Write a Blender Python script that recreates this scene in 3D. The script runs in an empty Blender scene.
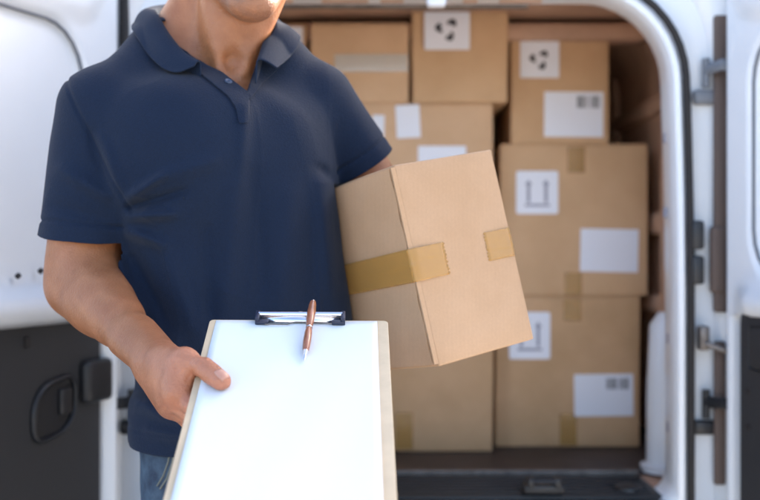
import bpy, bmesh, math, random
import numpy as np
from mathutils import Vector, Matrix

C = bpy.context.scene.collection
SC = bpy.context.scene
random.seed(4)
RNG = np.random.default_rng(7)

# ------------------------------------------------------------------ camera
CAMZ = 1.12
cam_data = bpy.data.cameras.new('camera')
cam_data.lens = 50
cam_data.sensor_width = 36
cam_data.clip_end = 2000
cam = bpy.data.objects.new('camera', cam_data)
cam.location = (0, 0, CAMZ)
cam.rotation_euler = (math.radians(90), 0, 0)
cam_data.dof.use_dof = True
cam_data.dof.focus_distance = 1.36
cam_data.dof.aperture_fstop = 3.1
C.objects.link(cam)
SC.camera = cam

# ------------------------------------------------------------------ daylight
SUN_AZ, SUN_EL = math.radians(45), math.radians(24.8)
world = bpy.data.worlds.new('World')
SC.world = world
world.use_nodes = True
wn = world.node_tree
sky = wn.nodes.new('ShaderNodeTexSky')
sky.sky_type = 'NISHITA'
sky.sun_disc = False
sky.sun_elevation = SUN_EL
sky.sun_rotation = SUN_AZ
sky.dust_density = 4.0
sky.air_density = 0.8
sky.ozone_density = 0.6
bg = wn.nodes['Background']
bg.inputs['Strength'].default_value = 0.15
wn.links.new(sky.outputs[0], bg.inputs['Color'])
sun_data = bpy.data.lights.new('sun', 'SUN')
sun_data.energy = 3.2
sun_data.angle = math.radians(0.6)
sun_data.color = (1.0, 0.92, 0.82)
sun = bpy.data.objects.new('sun', sun_data)
SV = Vector((math.sin(SUN_AZ) * math.cos(SUN_EL), math.cos(SUN_AZ) * math.cos(SUN_EL), math.sin(SUN_EL)))
sun.rotation_euler = SV.to_track_quat('Z', 'Y').to_euler()
sun.location = (3, 4, 6)
C.objects.link(sun)
SC.view_settings.view_transform = 'Standard'
SC.view_settings.look = 'None'
SC.view_settings.gamma = 1.0
SC.view_settings.exposure = 2.48
SC.view_settings.use_curve_mapping = False
SC.render.engine = 'CYCLES'
SC.cycles.use_denoising = True
SC.cycles.max_bounces = 8

# ------------------------------------------------------------------ helpers
PX = 0.72 / 760.0


def at(px, py, Y):
    """world point that the photograph shows at (px, py) if it lies Y metres out"""
    return np.array([(px - 380) * PX * Y, Y, CAMZ - (py - 250) * PX * Y])


MATS = {}


def mat(name, col, rough=0.5, metal=0.0, bump=0.0, bscale=200.0, var=0.0, vscale=8.0, spec=0.5,
        sss=0.0, coat=0.0, col2=None, detail=4.0, stretch=None, sheen=0.0):
    m = bpy.data.materials.new(name)
    m.use_nodes = True
    nt = m.node_tree
    b = nt.nodes['Principled BSDF']
    b.inputs['Base Color'].default_value = (*col, 1)
    b.inputs['Roughness'].default_value = rough
    b.inputs['Metallic'].default_value = metal
    b.inputs['Specular IOR Level'].default_value = spec
    b.inputs['Coat Weight'].default_value = coat
    b.inputs['Coat Roughness'].default_value = 0.08
    if sheen:
        b.inputs['Sheen Weight'].default_value = sheen
        b.inputs['Sheen Roughness'].default_value = 0.5
    tc = nt.nodes.new('ShaderNodeTexCoord')
    src = tc.outputs['Object']
    if stretch:
        mp = nt.nodes.new('ShaderNodeMapping')
        mp.inputs['Scale'].default_value = stretch
        nt.links.new(src, mp.inputs['Vector'])
        src = mp.outputs[0]
    if var > 0:
        n = nt.nodes.new('ShaderNodeTexNoise')
        n.inputs['Scale'].default_value = vscale
        n.inputs['Detail'].default_value = detail
        n.inputs['Roughness'].default_value = 0.62
        nt.links.new(src, n.inputs['Vector'])
        r = nt.nodes.new('ShaderNodeValToRGB')
        c2 = col2 if col2 else tuple(c * (1 - var) for c in col)
        r.color_ramp.elements[0].position = 0.34
        r.color_ramp.elements[1].position = 0.66
        r.color_ramp.elements[0].color = (*c2, 1)
        r.color_ramp.elements[1].color = (*col, 1)
        nt.links.new(n.outputs[0], r.inputs[0])
        nt.links.new(r.outputs[0], b.inputs['Base Color'])
    if bump > 0:
        n2 = nt.nodes.new('ShaderNodeTexNoise')
        n2.inputs['Scale'].default_value = bscale
        n2.inputs['Detail'].default_value = 3
        nt.links.new(src, n2.inputs['Vector'])
        bp = nt.nodes.new('ShaderNodeBump')
        bp.inputs['Strength'].default_value = bump
        bp.inputs['Distance'].default_value = 0.002
        nt.links.new(n2.outputs[0], bp.inputs['Height'])
        nt.links.new(bp.outputs[0], b.inputs['Normal'])
    if sss > 0:
        b.inputs['Subsurface Weight'].default_value = sss
        b.inputs['Subsurface Radius'].default_value = (1.0, 0.35, 0.18)
        b.inputs['Subsurface Scale'].default_value = 0.006
    MATS[name] = m
    return m


mat('white_paint', (0.74, 0.76, 0.785), rough=0.28, spec=0.5, coat=0.4, var=0.05, vscale=3)
mat('door_trim', (0.022, 0.022, 0.024), rough=0.6, bump=0.35, bscale=900)
mat('black_rubber', (0.016, 0.013, 0.012), rough=0.7)
mat('black_plastic', (0.014, 0.014, 0.016), rough=0.45, bump=0.15, bscale=500)
mat('grey_seal', (0.16, 0.17, 0.19), rough=0.6)
mat('liner', (0.60, 0.37, 0.245), rough=0.62, bump=0.2, bscale=300, var=0.25, vscale=6)
mat('floor_ply', (0.050, 0.034, 0.030), rough=0.55, bump=0.4, bscale=350, var=0.35, vscale=14)
mat('sill_plastic', (0.022, 0.021, 0.022), rough=0.45, bump=0.25, bscale=260, var=0.3, vscale=18)
mat('scuffed_metal', (0.26, 0.23, 0.21), rough=0.55, metal=0.9, var=0.4, vscale=40)
mat('steel', (0.72, 0.72, 0.76), rough=0.16, metal=1.0)
mat('glass', (0.02, 0.025, 0.03), rough=0.05)
mat('red_lens', (0.35, 0.01, 0.01), rough=0.12, coat=0.6)
mat('tyre_rubber', (0.018, 0.018, 0.019), rough=0.85, bump=0.3, bscale=120)
mat('rim_metal', (0.45, 0.46, 0.48), rough=0.3, metal=0.8)
mat('gap_shade_brown', (0.11, 0.075, 0.060), rough=0.7)  # shade of the right door gap, put into a colour
mat('label_paper', (0.80, 0.80, 0.84), rough=0.5)
mat('label_ink', (0.020, 0.018, 0.022), rough=0.6)
mat('label_grey', (0.30, 0.30, 0.36), rough=0.6)
mat('pale_green', (0.40, 0.50, 0.40), rough=0.5)
mat('paper', (0.70, 0.72, 0.725), rough=0.55, bump=0.03, bscale=300)
mat('hardboard', (0.62, 0.47, 0.30), rough=0.5, var=0.12, vscale=30, bump=0.06, bscale=400)
mat('clip_dark', (0.018, 0.022, 0.045), rough=0.35)
mat('pen_wood', (0.38, 0.125, 0.055), rough=0.28, coat=0.5, var=0.45, vscale=60, stretch=(1, 1, 0.15))
mat('navy_knit', (0.0029, 0.0112, 0.033), rough=0.85, bump=0.5, bscale=520, var=0.28, vscale=380, sheen=0.05, spec=0.25)
mat('navy_collar', (0.0028, 0.0108, 0.031), rough=0.85, bump=0.45, bscale=520, sheen=0.05, spec=0.25)
mat('button', (0.05, 0.075, 0.13), rough=0.4)
mat('denim', (0.065, 0.105, 0.15), rough=0.9, bump=0.6, bscale=600, var=0.75, vscale=24, col2=(0.018, 0.032, 0.058))
mat('denim_seam', (0.12, 0.13, 0.12), rough=0.9, bump=0.5, bscale=500)
mat('hair', (0.014, 0.009, 0.006), rough=0.5, bump=1.0, bscale=180, stretch=(3, 3, 0.4))
mat('eye_white', (0.7, 0.68, 0.66), rough=0.1)
mat('iris', (0.03, 0.016, 0.008), rough=0.1)
mat('nail', (0.46, 0.225, 0.155), rough=0.35, coat=0.1)
mat('shoe_leather', (0.03, 0.022, 0.018), rough=0.45)
mat('concrete', (0.46, 0.44, 0.405), rough=0.9, bump=0.4, bscale=60, var=0.2, vscale=2.5)
mat('number_white', (0.7, 0.7, 0.68), rough=0.4)


def carton_material(name, col, dark):
    """kraft board: fine fibre speckle, faint corrugation lines, slow colour drift, small bumps"""
    m = mat(name, col, rough=0.68, bump=0.12, bscale=260, var=0.1, vscale=5, col2=dark, spec=0.3)
    nt = m.node_tree
    b = nt.nodes['Principled BSDF']
    tc = [n for n in nt.nodes if n.type == 'TEX_COORD'][0]
    base = b.inputs['Base Color'].links[0].from_socket
    n = nt.nodes.new('ShaderNodeTexNoise')
    n.inputs['Scale'].default_value = 320
    n.inputs['Detail'].default_value = 6
    nt.links.new(tc.outputs['Object'], n.inputs['Vector'])
    mx = nt.nodes.new('ShaderNodeMixRGB')
    mx.blend_type = 'OVERLAY'
    mx.inputs[0].default_value = 0.08
    nt.links.new(base, mx.inputs[1])
    nt.links.new(n.outputs[0], mx.inputs[2])
    w = nt.nodes.new('ShaderNodeTexWave')
    w.inputs['Scale'].default_value = 52
    w.inputs['Distortion'].default_value = 0.6
    w.bands_direction = 'X'
    nt.links.new(tc.outputs['Object'], w.inputs['Vector'])
    mx2 = nt.nodes.new('ShaderNodeMixRGB')
    mx2.blend_type = 'MULTIPLY'
    mx2.inputs[0].default_value = 0.018
    nt.links.new(mx.outputs[0], mx2.inputs[1])
    nt.links.new(w.outputs[0], mx2.inputs[2])
    nt.links.new(mx2.outputs[0], b.inputs['Base Color'])
    # shallow dents and a few scuffs
    bp0 = b.inputs['Normal'].links[0].from_node
    nd_ = nt.nodes.new('ShaderNodeTexNoise')
    nd_.inputs['Scale'].default_value = 11
    nd_.inputs['Detail'].default_value = 2
    nt.links.new(tc.outputs['Object'], nd_.inputs['Vector'])
    b2 = nt.nodes.new('ShaderNodeBump')
    b2.inputs['Strength'].default_value = 0.35
    b2.inputs['Distance'].default_value = 0.012
    nt.links.new(nd_.outputs[0], b2.inputs['Height'])
    nt.links.new(bp0.outputs[0], b2.inputs['Normal'])
    nt.links.new(b2.outputs[0], b.inputs['Normal'])
    return m


carton_material('kraft', (0.64, 0.405, 0.225), (0.57, 0.35, 0.185))
carton_material('kraft_pale', (0.68, 0.44, 0.26), (0.60, 0.375, 0.21))
carton_material('kraft_deep', (0.60, 0.37, 0.20), (0.51, 0.31, 0.155))
carton_material('kraft_light', (0.49, 0.310, 0.185), (0.43, 0.265, 0.15))
mat('packing_tape', (0.54, 0.285, 0.075), rough=0.25, bump=0.10, bscale=60, var=0.07, vscale=30, coat=0.3)
mat('clear_tape', (0.76, 0.68, 0.58), rough=0.12, bump=0.2, bscale=70, coat=0.6)

MATS['packing_tape'].node_tree.nodes['Principled BSDF'].inputs['Alpha'].default_value = 0.58
MATS['clear_tape'].node_tree.nodes['Principled BSDF'].inputs['Alpha'].default_value = 0.6

ORIGIN = {}


def tag(o, label=None, cat=None, group=None, kind=None):
    if label: o['label'] = label
    if cat: o['category'] = cat
    if group: o['group'] = group
    if kind: o['kind'] = kind
    return o


def root_of(o):
    while o.parent: o = o.parent
    return o


def empty(name, loc, label, cat, group=None):
    o = bpy.data.objects.new(name, None)
    o.empty_display_size = 0.1
    o.location = tuple(loc)
    C.objects.link(o)
    ORIGIN[o.name] = np.array(loc, float)
    return tag(o, label, cat, group)


def obj(name, verts, faces, material, parent=None, smooth=False, origin=None, mats=None, fmat=None):
    """one mesh object from WORLD coordinates"""
    v = np.asarray(verts, float).reshape(-1, 3)
    if parent is not None:
        org = ORIGIN[root_of(parent).name]
    else:
        org = np.array(origin if origin is not None else (0, 0, 0), float)
    me = bpy.data.meshes.new(name)
    fl = faces.tolist() if isinstance(faces, np.ndarray) else faces
    me.from_pydata((v - org).tolist(), [], fl)
    if mats:
        for mm in mats: me.materials.append(MATS[mm])
        if fmat is not None: me.polygons.foreach_set('material_index', np.asarray(fmat, dtype=np.int32))
    else:
        me.materials.append(MATS[material])
    if smooth:
        me.polygons.foreach_set('use_smooth', np.ones(len(me.polygons), dtype=bool))
    me.update()
    o = bpy.data.objects.new(name, me)
    C.objects.link(o)
    if parent is not None:
        o.parent = parent
    else:
        o.location = tuple(org)
        ORIGIN[o.name] = org
    return o


def fix_normals(o):
    bm = bmesh.new(); bm.from_mesh(o.data)
    bmesh.ops.recalc_face_normals(bm, faces=bm.faces[:])
    bm.to_mesh(o.data); bm.free()
    return o


def auto_smooth(o, deg=35):
    me = o.data
    bm = bmesh.new(); bm.from_mesh(me)
    lim = math.radians(deg)
    for e in bm.edges:
        if len(e.link_faces) == 2:
            e.smooth = e.calc_face_angle(0) < lim
    for f in bm.faces: f.smooth = True
    bm.to_mesh(me); bm.free()
    return o


class MB:
    def __init__(self): self.v = []; self.f = []

    def add(self, vs, fs):
        n = len(self.v)
        self.v += [tuple(map(float, p)) for p in vs]
        self.f += [[i + n for i in f] for f in fs]
        return self

    def box(self, c, size, R=None, bevel=0.0, seg=2):
        bm = bmesh.new()
        bmesh.ops.create_cube(bm, size=1.0)
        for v in bm.verts: v.co = Vector((v.co.x * size[0], v.co.y * size[1], v.co.z * size[2]))
        if bevel > 0:
            bmesh.ops.bevel(bm, geom=bm.edges[:], offset=bevel, segments=seg, profile=0.5, affect='EDGES')
        bm.verts.ensure_lookup_table(); bm.verts.index_update()
        P = np.array([v.co[:] for v in bm.verts])
        F = [[v.index for v in f.verts] for f in bm.faces]
        bm.free()
        if R is not None: P = P @ np.asarray(R).T
        return self.add(P + np.asarray(c), F)

    def tube(self, pts, r, n=10, cap=True, closed=False, flat=None):
        pts = np.asarray(pts, float)
        m = len(pts)
        r = np.full(m, r) if np.isscalar(r) else np.asarray(r, float)
        rings = []
        up = None
        for i in range(m):
            if closed:
                t = pts[(i + 1) % m] - pts[i - 1]
            else:
                t = pts[min(i + 1, m - 1)] - pts[max(i - 1, 0)]
            t /= np.linalg.norm(t) + 1e-12
            if up is None:
                up = np.array([0, 0, 1.0]) if abs(t[2]) < .9 else np.array([1.0, 0, 0])
            a = up - t * (up @ t); a /= np.linalg.norm(a) + 1e-12
            up = a
            b = np.cross(t, a)
            ang = np.linspace(0, 2 * np.pi, n, endpoint=False)
            sc = 1.0 if flat is None else flat
            rings.append(pts[i] + r[i] * (np.outer(np.cos(ang), a) + sc * np.outer(np.sin(ang), b)))
        V = np.concatenate(rings)
        F = []
        for i in range(m if closed else m - 1):
            j = (i + 1) % m
            for q in range(n):
                F.append([i * n + q, i * n + (q + 1) % n, j * n + (q + 1) % n, j * n + q])
        if cap and not closed:
            F.append(list(range(n))[::-1]); F.append([(m - 1) * n + q for q in range(n)])
        return self.add(V, F)

    def lathe(self, base, axis, prof, n=24):
        base = np.asarray(base, float); ax = np.asarray(axis, float); ax = ax / np.linalg.norm(ax)
        u = np.cross(ax, [0, 0, 1.0] if abs(ax[2]) < .9 else [1.0, 0, 0]); u /= np.linalg.norm(u)
        w = np.cross(ax, u)
        ang = np.linspace(0, 2 * np.pi, n, endpoint=False)
        V = []
        for h, r in prof:
            V.append(base + ax * h + max(r, 1e-5) * (np.outer(np.cos(ang), u) + np.outer(np.sin(ang), w)))
        F = []
        for i in range(len(prof) - 1):
            for q in range(n):
                F.append([i * n + q, i * n + (q + 1) % n, (i + 1) * n + (q + 1) % n, (i + 1) * n + q])
        F.append(list(range(n))[::-1]); F.append([(len(prof) - 1) * n + q for q in range(n)])
        return self.add(np.concatenate(V), F)

    def prism(self, poly, frame, t0, t1):
        """2-D polygon (a, b) extruded from t0 to t1 in frame (origin, ea, eb, en)"""
        o, ea, eb, en = [np.asarray(x, float) for x in frame]
        n = len(poly)
        V = [o + ea * a + eb * b + en * t0 for a, b in poly] + [o + ea * a + eb * b + en * t1 for a, b in poly]
        F = [list(range(n))[::-1], [n + i for i in range(n)]]
        for i in range(n): F.append([i, (i + 1) % n, n + (i + 1) % n, n + i])
        return self.add(V, F)

    def build(self, name, material, parent=None, smooth=None, origin=None):
        o = obj(name, self.v, self.f, material, parent, origin=origin)
        fix_normals(o)
        if smooth: auto_smooth(o, smooth)
        return o


# ------------------------------------------------------------------ ground
g = MB()
g.add([(-400, -400, 0), (400, -400, 0), (400, 400, 0), (-400, 400, 0)], [[0, 1, 2, 3]])
tag(g.build('ground', 'concrete'), kind='structure')

# ------------------------------------------------------------------ the van
FZ = 0.61                      # load floor height
XC = 0.081                     # middle of the rear opening
van = empty('delivery_van', (XC, 3.6, 0), 'white delivery van with its rear doors swung open on stacked cartons', 'van')


def loop(hw, zt, zb, rt=0.16, rb=0.05, n=10, tumble=0.02, xc=XC):
    """rounded opening outline; same vertex count for every call"""
    P = []
    def arc(cx, cz, r, a0, a1):
        for i in range(n + 1):
            a = a0 + (a1 - a0) * i / n
            P.append((cx + r * math.cos(a), cz + r * math.sin(a)))
    arc(hw - rt, zt - rt, rt, 0, math.pi / 2)
    for i in range(1, 10):
        P.append((hw - rt + (-2 * (hw - rt)) * i / 10, zt))
    arc(-(hw - rt), zt - rt, rt, math.pi / 2, math.pi)
    for i in range(1, 14):
        P.append((-hw, zt - rt + (zb + rb - zt + rt) * i / 14))
    arc(-(hw - rb), zb + rb, rb, math.pi, 1.5 * math.pi)
    for i in range(1, 10):
        P.append((-(hw - rb) + 2 * (hw - rb) * i / 10, zb))
    arc(hw - rb, zb + rb, rb, 1.5 * math.pi, 2 * math.pi)
    for i in range(1, 14):
        P.append((hw, zb + rb + (zt - rt - zb - rb) * i / 14))
    out = []
    for x, z in P:
        tz = max(0.0, min(1.0, (z - 0.95) / 0.75))
        out.append((xc + x * (1 - tumble * tz * tz / max(hw, .3)), z))
    return out


def sweep(sections, name, material, close_ends=(False, False), smooth=40, parent=van):
    m = MB()
    V = []
    n = None
    for y, L in sections:
        n = len(L)
        V += [(x, y, z) for x, z in L]
    F = []
    for s in range(len(sections) - 1):
        for i in range(n):
            j = (i + 1) % n
            F.append([s * n + i, s * n + j, (s + 1) * n + j, (s + 1) * n + i])
    if close_ends[0]: F.append(list(range(n)))
    if close_ends[1]: F.append([(len(sections) - 1) * n + i for i in range(n)])
    m.add(V, F)
    return m.build(name, material, parent, smooth=smooth)


OT = 1.674   # top of the bright flange
# inner lining, bulkhead
sweep([(2.30, loop(.541, 1.658, FZ - .012, .17)), (2.33, loop(.66, 1.72, FZ - .013, .12)),
       (4.30, loop(.66, 1.72, FZ - .013, .12))], 'load_bay_lining', 'liner', (False, True), 30)
# white metal inner pillar face and flange
sweep([(2.30, loop(.540, 1.656, FZ - .016, .17)), (2.23, loop(.533, 1.654, FZ - .02, .175)), (2.208, loop(.535, 1.656, FZ - .03, .18)),
       (2.197, loop(.541, 1.661, FZ - .045, .185)), (2.196, loop(.553, OT, FZ - .06, .20)), (2.215, loop(.556, OT + .004, FZ - .065, .20)),
       (2.225, loop(.580, OT + .03, FZ - .09, .21)), (2.222, loop(.622, OT + .09, FZ - .12, .23)), (2.215, loop(.628, OT + .10, FZ - .13, .24)),
       (2.205, loop(.650, OT + .12, FZ - .14, .24)), (2.200, loop(.735, OT + .17, FZ - .16, .25)), (2.24, loop(.775, OT + .195, FZ - .20, .22)),
       (2.40, loop(.785, OT + .215, FZ - .22, .20)), (4.9, loop(.785, OT + .225, FZ - .24, .20)), (5.5, loop(.775, OT + .18, FZ - .24, .22)),
       (6.15, loop(.76, 1.12, FZ - .24, .16)), (6.9, loop(.72, 0.98, FZ - .22, .18)), (7.05, loop(.66, .86, FZ - .18, .15))],
      'body_shell', 'white_paint', (False, True), 38)
# rubber seal round the opening
seal = MB()
L = loop(.566, OT + .012, FZ - .075, .205)
seal.tube([(x, 2.196, z) for x, z in L], .0085, n=8, closed=True)
seal.build('door_seal', 'black_rubber', van, smooth=60)

# pressed holes and plugs down the flange, ribs of the lining
for z in (1.36, 1.20, .93, .74):
    hm = MB()
    hm.box((XC + .5375 - .008 * (z > 1.1), 2.262, z), (.006, .014, .022), bevel=.002)
    hm.build('plug', 'label_grey', van)
for side in (-1, 1):
    r = MB()
    for z, h_ in ((1.50, .05), (1.19, .06), (.98, .05)):
        r.box((XC + side * .655, 3.2, z), (.05, 1.45, h_), bevel=.015)
    for y in (2.62, 3.25, 3.9):
        r.box((XC + side * .650, y, 1.15), (.055, .10, 1.0), bevel=.02)
    r.build('lining_rib', 'liner', van, smooth=40)
rf = MB()
for y in (2.75, 3.3, 3.85):
    rf.box((XC, y, 1.682), (1.22, .09, .045), bevel=.012)
rf.build('roof_bow', 'liner', van, smooth=40)
# painted sheet-metal lower corner (wheel-arch end) inside right and left
for side in (-1, 1):
    w = MB()
    w.lathe((XC + side * .588, 2.46, FZ - .005), (0, 0, 1), [(0, .060), (.015, .062), (.02, .048), (.2, .046), (.34, .040), (.37, .02)], 20)
    w.build('corner_post', 'white_paint', van, smooth=50)

# load floor, metal threshold strip, sill
fl = MB()
fl.box((XC, 3.37, FZ - .01), (1.30, 1.84, .02), bevel=.002)
fl.build('load_floor', 'floor_ply', van)
st = MB()
st.box((XC, 2.435, FZ - .004), (1.03, .018, .014), bevel=.003)
st.build('threshold_strip', 'scuffed_metal', van)
sl = MB()
sl.box((XC, 2.325, FZ - .02), (1.035, .20, .024), bevel=.004)
for i in range(6):
    sl.box((XC, 2.25 + i * .028, FZ - .007), (1.00, .010, .005), bevel=.002)
sl.box((XC, 2.20, FZ - .04), (1.05, .06, .05), bevel=.012)
sl.build('sill_cover', 'sill_plastic', van, smooth=40)
lt = MB()
lt.box((.345, 2.235, FZ + .006), (.085, .045, .020), bevel=.005)
lt.box((.317, 2.225, FZ + .020), (.014, .03, .022), bevel=.004)
lt.box((.373, 2.225, FZ + .020), (.014, .03, .022), bevel=.004)
lt.tube([(.322, 2.212, FZ + .024), (.368, 2.212, FZ + .024)], .005, 8)
lt.build('floor_latch', 'black_plastic', van, smooth=40)
sc_ = MB()
sc_.lathe((.535, 2.27, FZ - .006), (0, 0, 1), [(0, .03), (.008, .028), (.012, .015)], 16)
sc_.build('lashing_eye', 'black_plastic', van, smooth=40)

# header inside the top of the opening: dark slots, latch striker
for i, (px_, w_s) in enumerate(((262, .05), (286, .03), (345, .10), (392, .05), (470, .03), (520, .09))):
    hd = MB()
    c = at(px_, 8, 2.27)
    hd.box((c[0], 2.262, 1.654), (w_s, .022, .006), bevel=.002)
    hd.build('header_slot', 'liner', van)
hb = MB()
hb.box((-.03, 2.345, 1.668), (.72, .022, .022), bevel=.004)
hb.build('header_rail', 'scuffed_metal', van, smooth=40)
sk = MB()
c = at(436, -1, 2.2)
sk.box(c + [0, 0, .012], (.060, .05, .034), bevel=.012, seg=3)
sk.box(c + [0, -.012, -.010], (.040, .03, .022), bevel=.008, seg=3)
sk.build('striker_plate', 'white_paint', van, smooth=50)

# bumper, plate, wheels, lights, windows (mostly out of the picture)
bp = MB()
bp.box((XC, 2.17, .40), (1.60, .16, .18), bevel=.04, seg=3)
bp.build('rear_bumper', 'black_plastic', van, smooth=40)
for side in (-1, 1):
    t = MB()
    t.box((XC + side * .722, 2.195, 1.02), (.075, .04, .40), bevel=.015, seg=3)
    t.build('tail_light', 'red_lens', van, smooth=40)
for side in (-1, 1):
    for y in (2.95, 6.05):
        wh = MB()
        wh.lathe((XC + side * .62, y, .315), (side, 0, 0), [(0, .20), (0, .29), (.03, .315), (.15, .315), (.18, .29), (.18, .20)], 36)
        tr = wh.build('tyre', 'tyre_rubber', van, smooth=40)
        ri = MB()
        ri.lathe((XC + side * .62, y, .315), (side, 0, 0), [(.02, .05), (.02, .195), (.175, .195), (.165, .17), (.13, .16), (.14, .05), (.16, .04)], 36)
        ri.build('rim', 'rim_metal', tr, smooth=40)
        ar = MB()
        ar.lathe((XC + side * .60, y, .36), (side, 0, 0), [(.13, .39), (.192, .39), (.196, .36), (.13, .36)], 36)
        ar.build('wheel_arch', 'black_plastic', van, smooth=40)
    w = MB()
    w.box((XC + side * .779, 5.25, 1.42), (.014, .75, .36), bevel=.006)
    w.build('cab_window', 'glass', van)
    cd = MB()
    cd.box((XC + side * .783, 5.3, .72), (.012, .95, .025), bevel=.005)
    cd.build('side_moulding', 'black_plastic', van)
ws = MB()
ws.add([(XC - .62, 5.60, 1.74), (XC + .62, 5.60, 1.74), (XC + .66, 6.12, 1.18), (XC - .66, 6.12, 1.18)], [[0, 1, 2, 3]])
o = ws.build('windscreen', 'glass', van)


def smooth01(x): x = np.clip(x, 0, 1); return x * x * (3 - 2 * x)


def door(hinge, d, n, width, side):
    """rear door: hinge line, direction to the free edge, inward normal"""
    hx, hy = hinge
    d = np.array([d[0], d[1], 0.0]); d /= np.linalg.norm(d)
    n = np.array([n[0], n[1], 0.0]); n /= np.linalg.norm(n)
    H = np.array([hx, hy, 0.0])
    up = np.array([0, 0, 1.0])
    P = lambda s, z, q=0.0: H + d * s + up * z + n * q

    def sz(px, py):          # where the sight line through a pixel meets the door plane
        ray = np.array([(px - 380) * PX, 1.0, -(py - 250) * PX])
        t = ((H - np.array([0, 0, CAMZ])) @ n) / (ray @ n)
        p = np.array([0, 0, CAMZ]) + ray * t
        return (p - H) @ d, p[2]
    zb, zt = .48, 1.80
    # pressed inner panel
    s0r, zr = (sz(73, 45)[0], sz(66, 28)[1]) if side < 0 else (.09, 1.56)
    ds, dz = .006, .006
    S = np.arange(0, width + 1e-6, ds); Z = np.arange(zb, zt + 1e-6, dz)
    SS, ZZ = np.meshgrid(S, Z, indexing='ij')

    def rrect(s, z, s0, s1, z0, z1, r):
        cx, cz = (s0 + s1) / 2, (z0 + z1) / 2
        qx = np.abs(s - cx) - (s1 - s0) / 2 + r
        qz = np.abs(z - cz) - (z1 - z0) / 2 + r
        return np.minimum(np.maximum(qx, qz), 0) + np.hypot(np.maximum(qx, 0), np.maximum(qz, 0)) - r
    N = np.full_like(SS, .030)
    rec = rrect(SS, ZZ, s0r, width - .05, 1.045, zr, .11)
    N -= .016 * smooth01(.5 - rec / .030)
    # soft pressing running diagonally above the recess
    rec2 = rrect(SS, ZZ, s0r - .055, width + .2, zr + .02, zt + .2, .09)
    N += .014 * smooth01(.5 - rec2 / .05)
    # ledge that bulges out over the lower trim
    N += .030 * np.exp(-((ZZ - 1.015) / .035) ** 2) * smooth01((SS - s0r + .06) / .08)
    low = smooth01((.992 - ZZ) / .016)
    N -= .040 * low * smooth01((SS - .025) / .02)
    edge = np.minimum(np.minimum(SS, width - SS), np.minimum(ZZ - zb, zt - ZZ))
    N -= .022 * (1 - smooth01(edge / .016))
    V = (H + SS[..., None] * d + ZZ[..., None] * up + N[..., None] * n).reshape(-1, 3)
    a, b = len(S), len(Z)
    idx = np.arange(a * b).reshape(a, b)
    F = np.stack([idx[:-1, :-1], idx[1:, :-1], idx[1:, 1:], idx[:-1, 1:]], -1).reshape(-1, 4).tolist()
    # outer skin
    k = len(V)
    ob = [(0, zb), (width, zb), (width, zt), (0, zt)]
    V = np.vstack([V, [P(s, z, -.055) for s, z in ob]])
    F += [[k, k + 1, k + 2, k + 3]]
    F += [[k] + idx[:, 0].tolist()[::1] + [k + 1], [k + 1] + idx[-1, :].tolist() + [k + 2], [k + 2] + idx[::-1, -1].tolist() + [k + 3],
          [k + 3] + idx[0, ::-1].tolist() + [k]]
    dr = obj('rear_door', V, F, 'white_paint', van)
    fix_normals(dr); auto_smooth(dr, 50)
    fr = (H, d, up, n)

    def rpoly(s0, s1, z0, z1, r, k=7):
        out = []
        for cx, cz, a0 in ((s1 - r, z1 - r, 0), (s0 + r, z1 - r, 90), (s0 + r, z0 + r, 180), (s1 - r, z0 + r, 270)):
            for i in range(k):
                a_ = math.radians(a0 + 90 * i / (k - 1)); out.append((cx + r * math.cos(a_), cz + r * math.sin(a_)))
        return out
    # seal line round the recess
    m = MB()
    m.tube([P(s, z, .0235) for s, z in rpoly(s0r, width - .05, 1.05, zr, .11)], .0036, 8, closed=True)
    m.build('panel_seam', 'grey_seal', dr, smooth=60)
    # dark lower trim
    ts = sz(97, 430)[0] if side < 0 else .072
    m = MB()
    ztr = .985 if side < 0 else CAMZ - 47 * PX * 2.05
    if side < 0:
        poly = rpoly(ts, width - .02, .52, ztr, .02)
    else:
        poly = rpoly(ts, width - .02, .52, ztr, .05)
    m.prism(poly, fr, -.012, .006 if side < 0 else .040)
    inner = [(s + (.006 if s < width / 2 else -.006), z + (.006 if z < .8 else -.006)) for s, z in poly]
    m.prism(inner, fr, .004 if side < 0 else .038, .011 if side < 0 else .046)
    tr = m.build('lower_trim', 'door_trim', dr, smooth=30)
    hs, hz = sz(48, 408) if side < 0 else (.30, .80)
    q0 = .011 if side < 0 else .046
    # pull handle: oval collar round a dark cup, with a grip bar
    ang = np.linspace(0, 2 * np.pi, 40, endpoint=False)
    m = MB()
    ov = [P(hs + .060 * math.copysign(abs(math.cos(t)) ** .7, math.cos(t)), hz + .052 * math.copysign(abs(math.sin(t)) ** .7, math.sin(t)) + .018 * -math.cos(t), q0 + .004) for t in ang]
    m.tube(ov, .006, 8, closed=True, flat=.7)
    cup = [P(hs + .055 * math.cos(t), hz + .043 * math.sin(t) - .016 * math.cos(t), q0 + .002) for t in ang]
    m.add(cup, [list(range(40))])
    m.box(P(hs - .030, hz + .010, q0 + .006), (.034, .010, .050), np.stack([d, n, up], 1), bevel=.004, seg=3)
    m.build('door_handle', 'black_plastic', tr, smooth=50)
    m = MB()
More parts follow.
